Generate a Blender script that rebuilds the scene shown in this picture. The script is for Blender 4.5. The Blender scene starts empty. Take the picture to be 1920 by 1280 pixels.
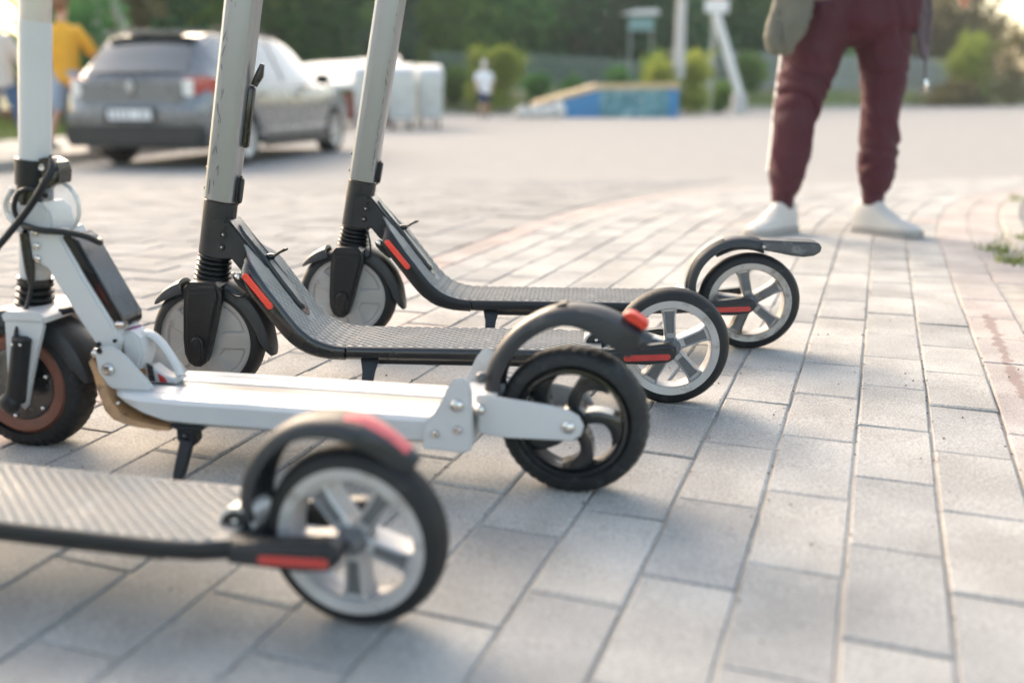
import bpy, bmesh, math, random
import numpy as np
from mathutils import Vector, Matrix, noise
R = math.radians
random.seed(7); rng = np.random.default_rng(7)
C = bpy.context.scene.collection
scn = bpy.context.scene

# ------------------------------------------------------------------ camera, sky, sun, exposure
PITCH = math.atan(465/1867.0); CAMH = .48
cam_d = bpy.data.cameras.new('camera'); cam = bpy.data.objects.new('camera', cam_d); C.objects.link(cam)
cam.location = (0, 0, CAMH); cam.rotation_euler = (math.pi/2-PITCH, 0, 0)
cam_d.lens = 35.0; cam_d.sensor_width = 36.0; cam_d.clip_start = .05; cam_d.clip_end = 2000
cam_d.dof.use_dof = True; cam_d.dof.focus_distance = 1.66; cam_d.dof.aperture_fstop = 1.9
scn.camera = cam
SUN_EL, SUN_AZ = R(31), R(-32)          # azimuth from +Y, negative = left
w = bpy.data.worlds.new('World'); scn.world = w; w.use_nodes = True
nt = w.node_tree; bg = nt.nodes['Background']
sky = nt.nodes.new('ShaderNodeTexSky'); sky.sky_type = 'NISHITA'; sky.sun_disc = False
sky.sun_elevation = SUN_EL; sky.sun_rotation = SUN_AZ; sky.air_density = 1.0; sky.dust_density = 3.2; sky.ozone_density = .6
wb_ = nt.nodes.new('ShaderNodeMixRGB'); wb_.blend_type = 'MULTIPLY'; wb_.inputs[0].default_value = 1; wb_.inputs[2].default_value = (1.13, 1.0, .82, 1)
nt.links.new(sky.outputs[0], wb_.inputs[1]); nt.links.new(wb_.outputs[0], bg.inputs[0]); bg.inputs[1].default_value = .15
sun_d = bpy.data.lights.new('sun', 'SUN'); sun = bpy.data.objects.new('sun', sun_d); C.objects.link(sun)
sun_d.energy = .65; sun_d.angle = R(32); sun_d.color = (1, .955, .90)
sdir = Vector((math.sin(SUN_AZ)*math.cos(SUN_EL), math.cos(SUN_AZ)*math.cos(SUN_EL), math.sin(SUN_EL)))
sun.rotation_euler = sdir.to_track_quat('Z', 'Y').to_euler()
vs = scn.view_settings
vs.view_transform = 'Standard'; vs.look = 'None'; vs.gamma = 1; vs.use_curve_mapping = False; vs.exposure = 1.97

# ------------------------------------------------------------------ helpers
def smst(t):
    t = max(0., min(1., t)); return t*t*(3-2*t)
def G(Y):
    return -.033*min(1.3, max(0, (1.55-Y)/.9)) - .33*smst((Y-3.6)/7.4)
def at(px, py, dz=0.0, depth=None):
    """world point of a photo pixel, on the ground (+dz) or at a camera depth"""
    c, s = math.cos(PITCH), math.sin(PITCH)
    u = (px-960)/1867.; v = (py-640)/1867.; r = (u, c-v*s, -s-v*c)
    if depth: return Vector((r[0]*depth, r[1]*depth, CAMH+r[2]*depth))
    z = 0
    for _ in range(40):
        t = (z+dz-CAMH)/r[2]; z = G(r[1]*t)
    return Vector((r[0]*t, r[1]*t, z+dz))
def proj(p):
    c, s = math.cos(PITCH), math.sin(PITCH)
    dz = p[2]-CAMH; d = p[1]*c-dz*s
    if d < .05: return (-9999, -9999, d)
    return (960+1867*p[0]/d, 640-1867*(p[1]*s+dz*c)/d, d)

_m = {}
def mat(name, col, rough=.5, metal=0., var=.0, vscale=20., bump=0., bscale=200., tone=None, coat=0., spec=None,
        alpha=None, trans=0., dirt=None, dscale=6., dthr=.55, stretch=None, objrand=0., sub=0.):
    if name in _m: return _m[name]
    m = bpy.data.materials.new(name); m.use_nodes = True; n = m.node_tree.nodes; l = m.node_tree.links
    b = n['Principled BSDF']; b.inputs['Roughness'].default_value = rough; b.inputs['Metallic'].default_value = metal
    if coat: b.inputs['Coat Weight'].default_value = coat; b.inputs['Coat Roughness'].default_value = .08
    if spec is not None: b.inputs['Specular IOR Level'].default_value = spec
    if trans: b.inputs['Transmission Weight'].default_value = trans
    if sub: b.inputs['Subsurface Weight'].default_value = sub; b.inputs['Subsurface Radius'].default_value = (.01, .004, .002)
    tc = n.new('ShaderNodeTexCoord'); vec = tc.outputs['Object']
    if stretch:
        mp = n.new('ShaderNodeMapping'); mp.inputs['Scale'].default_value = stretch; l.new(vec, mp.inputs[0]); vec = mp.outputs[0]
    base = None
    rgb = n.new('ShaderNodeRGB'); rgb.outputs[0].default_value = (*col, 1); base = rgb.outputs[0]
    def mult(base, fac_socket, lo, hi, fmin=0., fmax=1.):
        mr = n.new('ShaderNodeMapRange'); mr.inputs[1].default_value = fmin; mr.inputs[2].default_value = fmax
        mr.inputs[3].default_value = lo; mr.inputs[4].default_value = hi; l.new(fac_socket, mr.inputs[0])
        mx = n.new('ShaderNodeVectorMath'); mx.operation = 'SCALE'; l.new(base, mx.inputs[0]); l.new(mr.outputs[0], mx.inputs['Scale'])
        return mx.outputs[0]
    if tone:   # per-piece tone attribute in 0..1, gives colour from two tints
        at_ = n.new('ShaderNodeAttribute'); at_.attribute_name = 'tone'
        mx = n.new('ShaderNodeMixRGB'); mx.inputs[2].default_value = (*tone, 1); l.new(base, mx.inputs[1]); l.new(at_.outputs['Fac'], mx.inputs[0]); base = mx.outputs[0]
    if objrand:
        oi = n.new('ShaderNodeObjectInfo'); base = mult(base, oi.outputs['Random'], 1-objrand, 1+objrand)
    if var:
        nz = n.new('ShaderNodeTexNoise'); nz.inputs['Scale'].default_value = vscale; nz.inputs['Detail'].default_value = 5; l.new(vec, nz.inputs['Vector'])
        base = mult(base, nz.outputs[0], 1-var, 1+var, .3, .7)
        rr = n.new('ShaderNodeMapRange'); rr.inputs[1].default_value = .3; rr.inputs[2].default_value = .7
        rr.inputs[3].default_value = max(.02, rough-.12); rr.inputs[4].default_value = min(1, rough+.12); l.new(nz.outputs[0], rr.inputs[0]); l.new(rr.outputs[0], b.inputs['Roughness'])
    if dirt:
        nz = n.new('ShaderNodeTexNoise'); nz.inputs['Scale'].default_value = dscale; nz.inputs['Detail'].default_value = 8; nz.inputs['Roughness'].default_value = .65; l.new(vec, nz.inputs['Vector'])
        mr = n.new('ShaderNodeMapRange'); mr.inputs[1].default_value = dthr; mr.inputs[2].default_value = dthr+.12; l.new(nz.outputs[0], mr.inputs[0])
        mx = n.new('ShaderNodeMixRGB'); mx.inputs[2].default_value = (*dirt, 1); l.new(base, mx.inputs[1]); l.new(mr.outputs[0], mx.inputs[0]); base = mx.outputs[0]
    l.new(base, b.inputs['Base Color'])
    if bump:
        nz = n.new('ShaderNodeTexNoise'); nz.inputs['Scale'].default_value = bscale; nz.inputs['Detail'].default_value = 6; l.new(vec, nz.inputs['Vector'])
        bp = n.new('ShaderNodeBump'); bp.inputs['Strength'].default_value = bump; bp.inputs['Distance'].default_value = .002; l.new(nz.outputs[0], bp.inputs['Height']); l.new(bp.outputs[0], b.inputs['Normal'])
    _m[name] = m
    return m

class M:
    def __init__(s): s.v = []; s.f = []
    def add(s, V, F):
        k = len(s.v); s.v += [tuple(q) for q in V]; s.f += [tuple(i+k for i in f) for f in F]; return s
    def box(s, c, d, rot=None):
        V = [Vector((sx*d[0]/2, sy*d[1]/2, sz*d[2]/2)) for sx in (-1, 1) for sy in (-1, 1) for sz in (-1, 1)]
        if rot: V = [rot @ q for q in V]
        V = [q+Vector(c) for q in V]
        return s.add(V, [(0, 1, 3, 2), (4, 6, 7, 5), (0, 4, 5, 1), (2, 3, 7, 6), (0, 2, 6, 4), (1, 5, 7, 3)])
    def loft(s, rings, caps=True, closed=False):
        n = len(rings[0]); V = [q for r_ in rings for q in r_]; F = []
        m = len(rings); last = m if closed else m-1
        for i in range(last):
            a = i*n; b = ((i+1) % m)*n
            for j in range(n):
                k = (j+1) % n; F.append((a+j, a+k, b+k, b+j))
        if caps and not closed: F.append(tuple(reversed(range(n)))); F.append(tuple((m-1)*n+j for j in range(n)))
        return s.add(V, F)
    def lathe(s, prof, c=(0, 0, 0), axis='y', n=48, rot=None, closed=False):
        rings = []
        for k in range(n):
            a = 2*math.pi*k/n; ca, sa = math.cos(a), math.sin(a); ring = []
            for (r_, h) in prof:
                if axis == 'y': q = Vector((r_*ca, h, r_*sa))
                elif axis == 'z': q = Vector((r_*ca, r_*sa, h))
                else: q = Vector((h, r_*ca, r_*sa))
                if rot: q = rot @ q
                ring.append(q+Vector(c))
            rings.append(ring)
        np_ = len(prof); V = [q for r_ in rings for q in r_]; F = []
        for i in range(n):
            a = i*np_; b = ((i+1) % n)*np_
            for j in range(np_-1 if not closed else np_):
                k = (j+1) % np_; F.append((a+j, b+j, b+k, a+k))
        return s.add(V, F)
    def tube(s, pts, r, n=12, r2=None):
        P = [Vector(q) for q in pts]; rs = r if isinstance(r, (list, tuple)) else [r]*len(P)
        T = [(P[min(i+1, len(P)-1)]-P[max(i-1, 0)]).normalized() for i in range(len(P))]
        up = Vector((0, 1, 0)) if abs(T[0].y) < .9 else Vector((1, 0, 0))
        rings = []
        for i, q in enumerate(P):
            u = T[i].cross(up)
            if u.length < 1e-5: u = T[i].cross(Vector((1, 0, 0)))
            u.normalize(); v = T[i].cross(u).normalized(); up = -v if (-v).dot(up) > 0 else v
            u = T[i].cross(up).normalized(); v = up
            rings.append([q+u*math.cos(2*math.pi*k/n)*rs[i]+v*math.sin(2*math.pi*k/n)*rs[i]*(r2 or 1) for k in range(n)])
        return s.loft(rings)
    def sphere(s, c, r, n=12, sc=(1, 1, 1)):
        rings = []
        for i in range(1, n):
            a = math.pi*i/n
            rings.append([Vector((c[0]+sc[0]*r*math.sin(a)*math.cos(2*math.pi*k/(2*n)), c[1]+sc[1]*r*math.sin(a)*math.sin(2*math.pi*k/(2*n)), c[2]-sc[2]*r*math.cos(a))) for k in range(2*n)])
        return s.loft(rings)
    def prism(s, out, y0, y1, bev=0.0, seg=2):
        bm = bmesh.new()
        a = [bm.verts.new((x, y0, z)) for x, z in out]; b = [bm.verts.new((x, y1, z)) for x, z in out]; n = len(out)
        f1 = bm.faces.new(a); f2 = bm.faces.new(list(reversed(b)))
        for i in range(n): bm.faces.new((a[i], b[i], b[(i+1) % n], a[(i+1) % n]))
        bmesh.ops.recalc_face_normals(bm, faces=bm.faces)
        if bev:
            ed = [e for e in bm.edges if e in set(f1.edges) | set(f2.edges)]
            bmesh.ops.bevel(bm, geom=ed, offset=bev, segments=seg, affect='EDGES', clamp_overlap=True)
        bm.verts.index_update()
        V = [v.co.copy() for v in bm.verts]; F = [tuple(v.index for v in f.verts) for f in bm.faces]; bm.free()
        return s.add(V, F)
    def xf(s, mtx): s.v = [tuple(mtx @ Vector(q)) for q in s.v]; return s
    def mesh(s, name, m=None, smooth=True, ang=40):
        me = bpy.data.meshes.new(name); me.from_pydata([tuple(q) for q in s.v], [], s.f)
        bm = bmesh.new(); bm.from_mesh(me); bmesh.ops.recalc_face_normals(bm, faces=bm.faces); bm.to_mesh(me); bm.free()
        if m: me.materials.append(m)
        if smooth: me.shade_smooth(); me.set_sharp_from_angle(angle=R(ang))
        me.update(); return me
    def build(s, name, m, parent=None, smooth=True, ang=40):
        return link(bpy.data.objects.new(name, s.mesh(name, m, smooth, ang)), parent)
def link(o, parent=None):
    C.objects.link(o)
    if parent: o.parent = parent
    return o
def tag(o, label=None, cat=None, group=None, kind=None):
    if label: o['label'] = label
    if cat: o['category'] = cat
    if group: o['group'] = group
    if kind: o['kind'] = kind
    return o
def empty(name, loc, rz=0, **k):
    o = bpy.data.objects.new(name, None); o.empty_display_size = .1; C.objects.link(o)
    o.location = loc; o.rotation_euler = (0, 0, rz); return tag(o, **k)
def copy_tree(o, parent=None):
    c = o.copy(); C.objects.link(c); c.parent = parent
    for ch in list(o.children): copy_tree(ch, c)
    return c
def capsule(p, q, r, n=8):
    """outline of a slot from p to q in xz, radius r"""
    p = Vector(p); q = Vector(q); d = (q-p).normalized(); a0 = math.atan2(d.y, d.x); o = []
    for k in range(n+1):
        a = a0-math.pi/2+math.pi*k/n; o.append((q.x+r*math.cos(a), q.y+r*math.sin(a)))
    for k in range(n+1):
        a = a0+math.pi/2+math.pi*k/n; o.append((p.x+r*math.cos(a), p.y+r*math.sin(a)))
    return o
def cr(pts, n=6):
    """catmull-rom through points"""
    P = [Vector(q) for q in pts]; P = [P[0]*2-P[1]]+P+[P[-1]*2-P[-2]]; out = []
    for i in range(1, len(P)-2):
        for k in range(n):
            t = k/n; a, b, c_, d = P[i-1:i+3]
            out.append(.5*((2*b)+(c_-a)*t+(2*a-5*b+4*c_-d)*t*t+(-a+3*b-3*c_+d)*t**3))
    out.append(P[-2]); return out
def lerp_tab(tab, x):
    for (x0, y0), (x1, y1) in zip(tab, tab[1:]):
        if x <= x1: t = max(0, (x-x0)/(x1-x0)); return y0+(y1-y0)*t
    return tab[-1][1]

# ------------------------------------------------------------------ setting: terrain, road, pavement
# edge of the far green bank, a line in plan
BANK = [(-60, 30), (-12, 33), (-2.9, 41), (8, 50), (25, 64), (80, 90)]
def bank_y(x): return lerp_tab(BANK, x)
def hill(x, y):
    d = (y-bank_y(x))*.85
    h = 0; fac = 1-.93*smst((abs(x)/max(y, 1)-.41)/.06)
    if d > 0: h = 1.15*smst(d/5.)+ 11*fac*smst((d-9)/45.)
    # left verge beyond the sidewalk
    if x < -7.5 and y > 6: h = max(h, .12+.5*smst((-8.6-x)/4.))
    return h
def grid(x0, x1, y0, y1, dx, dy, fz, m, name):
    nx = int((x1-x0)/dx)+1; ny = int((y1-y0)/dy)+1; V = []; F = []
    for j in range(ny):
        for i in range(nx):
            x = x0+(x1-x0)*i/(nx-1); y = y0+(y1-y0)*j/(ny-1); V.append((x, y, fz(x, y)))
    for j in range(ny-1):
        for i in range(nx-1): a = j*nx+i; F.append((a, a+1, a+nx+1, a+nx))
    return M().add(V, F).build(name, m)
m_soil = mat('verge_soil', (.23, .20, .12), .95, var=.35, vscale=.6, bump=.8, bscale=30, dirt=(.11, .17, .045), dscale=.35, dthr=.44)
tag(grid(-200, 200, -6, 420, 2.0, 2.0, lambda x, y: G(y)-.06+hill(x, y)+(.25*noise.noise(Vector((x*.3, y*.3, 0))) if hill(x, y) > .3 else 0)+ (4*smst((y-140)/150)), m_soil, 'ground'), kind='structure')

m_bed = mat('joint_sand', (.36, .335, .30), .95, var=.25, vscale=15, bump=.9, bscale=300)
m_road = mat('road_surface', (.27, .267, .262), .95, spec=.12, var=.08, vscale=3, bump=.5, bscale=60)
# road: near part is the bed under its stones, the far part its worn surface
def road_z(x, y): return G(y) - (.004 if y < 9.4 else 0)
V = []; F = []; ys = [0.2+.2*i for i in range(50)]+[10.4+1.2*i for i in range(0, 62)]
rows_ = []
for y in ys:
    # right/left limits: wide, ending at the bank
    pts = [(x, y) for x in (-14, -10, -6, -3, -1, 0, 1, 2, 4, 8, 14, 25, 45, 80)]
    rows_.append(pts)
nx = 14
for pts in rows_:
    for (x, y) in pts:
        yy = min(y, bank_y(x)+.3); V.append((x, yy, road_z(x, yy)))
for j in range(len(rows_)-1):
    for i in range(nx-1): a = j*nx+i; F.append((a, a+1, a+nx+1, a+nx))
road = M().add(V, F).build('road', m_road); tag(road, kind='structure')

# pavement rows: heading 20 deg right of forward, bending right further on
HD = R(20); S0, RC = 3.45, 11.0; HMAX = R(45)
d0 = Vector((math.sin(HD), math.cos(HD))); n0 = Vector((-math.cos(HD), math.sin(HD)))
ctr = d0*S0 - n0*RC
def sn(s, n):
    if s <= S0: p = d0*s+n0*n; return p.x, p.y, HD
    a = min((s-S0)/RC, HMAX)
    h = HD+a; d = Vector((math.sin(h), math.cos(h))); nn = Vector((-math.cos(h), math.sin(h)))
    p = ctr+nn*(RC+n)
    if (s-S0)/RC > HMAX: p = p+d*((s-S0)-HMAX*RC)
    return p.x, p.y, h
MW, ML = .1035, .2035
N_R, NROWS = -.312, 15        # right edge, number of rows
V = []; F = []
ss = [0.2+.15*i for i in range(86)]
for s in ss:
    for n in (N_R-.01-MW, N_R+MW*NROWS/2, N_R+MW*NROWS+.002):
        x, y, h = sn(s, n); V.append((x, y, G(y)-.0032))
for j in range(len(ss)-1):
    for i in range(2): a = j*3+i; F.append((a, a+1, a+4, a+3))
pavement = M().add(V, F).build('pavement', m_bed); tag(pavement, kind='structure')

def brick_mesh(name, L, W, m, tone, jit=.0015, H=.02, seed=0):
    rd = random.Random(seed); ch = .0024; V = []
    for (z, e) in ((-H, 0), (-ch, 0), (0, ch)):
        for sx, sy in ((-1, -1), (1, -1), (1, 1), (-1, 1)):
            V.append((sx*(L/2-e)+rd.uniform(-jit, jit), sy*(W/2-e)+rd.uniform(-jit, jit)*.7, z))
    F = [(8, 9, 10, 11)]
    for k in (0, 4):
        for i in range(4): F.append((k+i, k+(i+1) % 4, k+4+(i+1) % 4, k+4+i))
    me = bpy.data.meshes.new(name); me.from_pydata(V, [], F); me.materials.append(m)
    a = me.attributes.new('tone', 'FLOAT', 'FACE'); a.data.foreach_set('value', [tone]*len(F)); me.update()
    return me
def mat_paver(name, ca, cb):
    """concrete paver: two tints mixed per stone, speckled aggregate, damp clouds, worn edges"""
    m = mat(name, ca, .92, tone=cb, spec=.15, var=.07, vscale=9, bump=.9, bscale=420)
    n = m.node_tree.nodes; l = m.node_tree.links; b = n['Principled BSDF']
    src = b.inputs['Base Color'].links[0].from_socket
    ge = n.new('ShaderNodeNewGeometry')
    nz = n.new('ShaderNodeTexNoise'); nz.inputs['Scale'].default_value = 330; nz.inputs['Detail'].default_value = 3; l.new(ge.outputs['Position'], nz.inputs['Vector'])
    mr = n.new('ShaderNodeMapRange'); mr.inputs[1].default_value = .3; mr.inputs[2].default_value = .7; mr.inputs[3].default_value = .72; mr.inputs[4].default_value = 1.28; l.new(nz.outputs[0], mr.inputs[0])
    n2 = n.new('ShaderNodeTexNoise'); n2.inputs['Scale'].default_value = 5.5; n2.inputs['Detail'].default_value = 4; l.new(ge.outputs['Position'], n2.inputs['Vector'])
    m2 = n.new('ShaderNodeMapRange'); m2.inputs[1].default_value = .35; m2.inputs[2].default_value = .62; m2.inputs[3].default_value = .80; m2.inputs[4].default_value = 1.06; l.new(n2.outputs[0], m2.inputs[0])
    mu = n.new('ShaderNodeMath'); mu.operation = 'MULTIPLY'; l.new(mr.outputs[0], mu.inputs[0]); l.new(m2.outputs[0], mu.inputs[1])
    sc = n.new('ShaderNodeVectorMath'); sc.operation = 'SCALE'; l.new(src, sc.inputs[0]); l.new(mu.outputs[0], sc.inputs['Scale']); 
    # a reddish dried trickle across the stones at the right
    def vm(op, *ins):
        q = n.new('ShaderNodeVectorMath'); q.operation = op
        for i_, v in enumerate(ins):
            if isinstance(v, (tuple, Vector)): q.inputs[i_].default_value = tuple(v)
            elif v is not None: l.new(v, q.inputs[i_])
        return q
    a_, b_ = at(1850, 590), at(1922, 745); d_ = b_-a_; L_ = d_.length; d_ = d_/L_
    n3 = n.new('ShaderNodeTexNoise'); n3.inputs['Scale'].default_value = 26; n3.inputs['Detail'].default_value = 5; l.new(ge.outputs['Position'], n3.inputs['Vector'])
    wob = vm('MULTIPLY_ADD', n3.outputs['Color'], (.05, .05, 0), (-.025, -.025, 0)); pp = vm('ADD', ge.outputs['Position'], wob.outputs[0]); rel = vm('SUBTRACT', pp.outputs[0], a_)
    dt = vm('DOT_PRODUCT', rel.outputs[0], d_); cl = n.new('ShaderNodeClamp'); cl.inputs['Max'].default_value = L_; l.new(dt.outputs['Value'], cl.inputs[0])
    fo = n.new('ShaderNodeVectorMath'); fo.operation = 'SCALE'; fo.inputs[0].default_value = tuple(d_); l.new(cl.outputs[0], fo.inputs['Scale'])
    di = vm('DISTANCE', rel.outputs[0], fo.outputs[0]); mk = n.new('ShaderNodeMapRange'); mk.inputs[1].default_value = .006; mk.inputs[2].default_value = .011; mk.inputs[3].default_value = .6; mk.inputs[4].default_value = 0; l.new(di.outputs['Value'], mk.inputs[0])
    mx_ = n.new('ShaderNodeMixRGB'); mx_.inputs[2].default_value = (.20, .135, .125, 1); l.new(sc.outputs[0], mx_.inputs[1]); l.new(mk.outputs[0], mx_.inputs[0]); l.new(mx_.outputs[0], b.inputs['Base Color'])
    return m
m_pv = mat_paver('concrete_paver', (.40, .392, .375), (.31, .312, .31))
m_pr = mat_paver('reddish_paver', (.39, .33, .31), (.36, .325, .31))
m_pp = mat_paver('pinkish_paver', (.405, .365, .345), (.36, .34, .33))
variants = {}
def variants_for(key, L, W, m, tones):
    if key not in variants: variants[key] = [brick_mesh('paver', L, W, m, t, seed=i) for i, t in enumerate(tones)]
    return variants[key]
def lay(specs, parent, m_by_kind, nobj, stuffname):
    """specs: (x,y,h,L,W,kind); largest on screen become parts, the rest one joined part"""
    sc = []
    for sp in specs:
        px, py, d = proj((sp[0], sp[1], G(sp[1])))
        vis = d > .1 and -60 < px < 1980 and 140 < py < 1330
        sc.append((0 if vis else 1, d, sp))
    sc.sort(key=lambda q: (q[0], q[1]))
    rd = random.Random(3)
    V = []; F = []; T = []; K = []
    for i, (vis, d, (x, y, h, L, W, kind)) in enumerate(sc):
        me = rd.choice(variants_for((kind, round(L, 3), round(W, 3)), L, W, m_by_kind[kind], [0, .1, .2, .3, .15, .5, .9, 0., .25, .7]))
        slope = math.atan((G(y+.02)-G(y-.02))/.04)
        mtx = Matrix.Translation((x, y, G(y)+rd.uniform(-.0012, .0012))) @ Matrix.Rotation(slope, 4, 'X') @ Matrix.Rotation(math.pi/2-h+rd.uniform(-.006, .006), 4, 'Z') @ Matrix.Rotation(rd.uniform(-.006, .006), 4, 'X') @ Matrix.Rotation(rd.uniform(-.004, .004), 4, 'Y')
        if i < nobj:
            o = bpy.data.objects.new('paver', me); C.objects.link(o); o.parent = parent; o.matrix_local = mtx
        else:
            if vis and (d > 14 or d < -1): continue
            k = len(V); V += [tuple(mtx @ v.co) for v in me.vertices]; F += [tuple(k+q for q in p.vertices) for p in me.polygons]
            t = me.attributes['tone'].data[0].value; T += [t]*len(me.polygons); K += [kind]*len(me.polygons)
    me = bpy.data.meshes.new(stuffname); me.from_pydata(V, [], F)
    kinds = sorted(m_by_kind);
    for k in kinds: me.materials.append(m_by_kind[k])
    me.polygons.foreach_set('material_index', [kinds.index(k) for k in K])
    a = me.attributes.new('tone', 'FLOAT', 'FACE'); a.data.foreach_set('value', T); me.update()
    return tag(link(bpy.data.objects.new(stuffname, me), parent), kind='stuff')
specs = []
rd = random.Random(11); prev = 0
for r_ in range(-1, NROWS):
    n = N_R+MW*(r_+.5)
    kind = 'red' if r_ == NROWS-1 else ('pink' if (r_ <= 0) else 'grey')
    off = (prev+rd.uniform(.06, .14)) % ML; prev = off
    s = (2.85 if r_ < 0 else .25)+off
    while s < 12.5:
        f = (RC+n)/RC if s > S0 else 1
        x, y, h = sn(s, n)
        if y > .3 and y < 13: specs.append((x, y, h, .2005, .1, kind if rd.random() > .02 else 'pink'))
        s += (ML+rd.uniform(-.0008, .0015))/f
lay(specs, pavement, {'grey': m_pv, 'red': m_pr, 'pink': m_pp}, 300, 'paver_field')
# road stones beyond the reddish edge, laid across
specs = []
ntop = N_R+MW*NROWS
m_rs = mat_paver('road_stone', (.305, .302, .297), (.255, .253, .25))
for j in range(-40, 120):
    a0 = rd.uniform(0, .2)
    for i in range(-30, 45):
        s = j*.104+.3; n = ntop+.105+i*.204+(a0 if i > 0 else 0)
        if i < 0: continue
        if i == 0: a0 = rd.choice([0, .1])
        x, y, h = sn(s, 0) if s <= S0 else (d0.x*s, d0.y*s, HD)
        x = d0.x*s+n0.x*n; y = d0.y*s+n0.y*n
        # stay left of the bending edge
        q = Vector((x, y))
        if s > S0 and ((q-ctr).length-RC) < ntop+.11: continue
        if n < ntop+.1: continue
        if y < 1.2 or y > 9.3 or x < -7 or x > 6: continue
        specs.append((x, y, HD+math.pi/2, .1985, .0985, 'grey'))
lay(specs, road, {'grey': m_rs}, 200, 'stone_field')

# crumbs of grit and dry bits lying mostly in the joints
gr = M(); rg_ = random.Random(21)
for _ in range(1500):
    r_ = rg_.randint(0, NROWS); s = rg_.uniform(.6, 4.6)**1; n = N_R+MW*r_+rg_.gauss(0, .004)
    if rg_.random() < .25: n = rg_.uniform(N_R, N_R+MW*NROWS)
    x, y, h = sn(s, n); q = rg_.uniform(.0007, .0021); z = G(y)+.0002+q*.5
    Vq = [(x+q*rg_.uniform(.7, 1.4), y, z), (x-q, y+q*.3, z), (x, y+q*rg_.uniform(.7, 1.5), z), (x, y-q, z), (x, y, z+q*.7), (x, y, z-q)]
    gr.add(Vq, [(0, 2, 4), (2, 1, 4), (1, 3, 4), (3, 0, 4), (2, 0, 5), (1, 2, 5), (3, 1, 5), (0, 3, 5)])
tag(gr.build('grit', mat('grit', (.13, .11, .09), .9, var=.5, vscale=60), pavement, False), kind='stuff')

# concrete edging on the right of the pavement and strip of earth
m_kerb = mat('kerb_concrete', (.33, .31, .285), .9, var=.18, vscale=6, bump=.8, bscale=90, dirt=(.2, .18, .15), dscale=5, dthr=.58)
def kn(s): return -MW*smst((s-1.5)/1.5)
kerb_r = empty('kerb_edging', (0, 0, 0)); tag(kerb_r, kind='structure')
s = .4
while s < 11:
    Mx = M(); rings = []
    for k in range(5):
        q = s+.006+(.78/4)*k; ring = []
        for n_, z in ((N_R-.016, -.03), (N_R-.016, .003), (N_R-.020, .007), (N_R-.082, .007), (N_R-.086, .003), (N_R-.086, -.03)):
            x, y, h = sn(q, n_+kn(q)); ring.append((x, y, G(y)+z))
        rings.append(ring)
    Mx.loft(rings).build('kerb_stone', m_kerb, kerb_r); s += .8
V = []; F = []
for j, s in enumerate([.3+.2*i for i in range(60)]):
    for n_ in (N_R-.087, N_R-.5, N_R-1.2, N_R-3):
        x, y, h = sn(s, n_+kn(s)); V.append((x, y, G(y)-.004+.004*noise.noise(Vector((x*6, y*6, 0)))))
for j in range(59):
    for i in range(3): a = j*4+i; F.append((a, a+1, a+5, a+4))
m_earth = mat('dusty_earth', (.30, .27, .23), .95, var=.2, vscale=8, bump=1, bscale=80)
tag(M().add(V, F).build('verge', m_earth), kind='structure')

# far kerb along the bank
V = []; rings = []
for i in range(60):
    x = -14+i*1.4; y = bank_y(x)
    rings.append([(x, y-.06, -.36), (x, y-.06, -.20), (x, y+.12, -.19), (x, y+.12, -.36)])
tag(M().loft(rings).build('far_kerb', m_kerb), kind='structure')

# sidewalk behind the car with its kerb
KP = [(-4.6, 7.2), (-4.95, 12.2), (-4.3, 16), (-3.3, 21.5), (-3.0, 27), (-4.5, 33)]
KP = [Vector((-6.2, 5.0)), Vector((-5.45, 8.8)), Vector((-5.2, 12)), Vector((-4.75, 15.5)), Vector((-3.9, 21.5)), Vector((-3.9, 27))]
pc = cr([(p.x, p.y, 0) for p in KP], 6)
kt = empty('sidewalk_kerb', (0, 0, 0)); tag(kt, kind='structure')
dist = 0
for a, b in zip(pc, pc[1:]):
    d = (b-a); nrm = Vector((d.y, -d.x, 0)).normalized(); L = d.length; d = d.normalized()
    k = max(1, round(L)); 
    for q in range(k):
        p = a+d*(L*q/k+.006); e = a+d*(L*(q+1)/k-.006)
        rings = [[(c.x-nrm.x*o_, c.y-nrm.y*o_, G(c.y)+z) for o_, z in ((0, -.05), (0.008, .11), (.02, .122), (.14, .122), (.14, -.05))] for c in (p, e)]
        M().loft(rings).build('kerb_stone', m_kerb, kt)
m_side = mat('sidewalk_slabs', (.40, .375, .34), .9, var=.1, vscale=3, bump=.5, bscale=50)
V = []; F = []
for p in pc:
    for o_ in (.141, 1.4, 2.9): V.append((p.x-o_, p.y, G(p.y)+.118))
for j in range(len(pc)-1):
    for i in range(2): a = j*3+i; F.append((a, a+1, a+4, a+3))
tag(M().add(V, F).build('sidewalk', m_side), kind='structure')
m_grass = mat('dry_grass', (.19, .19, .07), .95, var=.3, vscale=1.5, bump=1, bscale=40)
#--- grass strip along far kerb
def blades(name, spots, m, hmin, hmax, wd, **k):
    V = []; F = []
    for (x, y, z) in spots:
        a = random.uniform(0, 6.28); h = random.uniform(hmin, hmax); ln = random.uniform(-.5, .5)*h
        dx, dy = math.cos(a)*wd, math.sin(a)*wd; i = len(V)
        V += [(x-dx, y-dy, z), (x+dx, y+dy, z), (x+ln*math.sin(a)+dx*.3, y+ln*math.cos(a), z+h*.7), (x+ln*1.6*math.sin(a), y+ln*1.6*math.cos(a), z+h)]
        F += [(i, i+1, i+2), (i, i+2, i+3)]
    return M().add(V, F).build(name, m, smooth=False)
m_blade = mat('grass_blade', (.20, .24, .05), .7, var=.3, vscale=3, sub=0)
sp = []
for _ in range(9000):
    x = random.uniform(-10, 50); y = bank_y(x)+random.random()**1.5*3.5+.15; sp.append((x, y, G(y)-.06+hill(x, y)))
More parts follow.
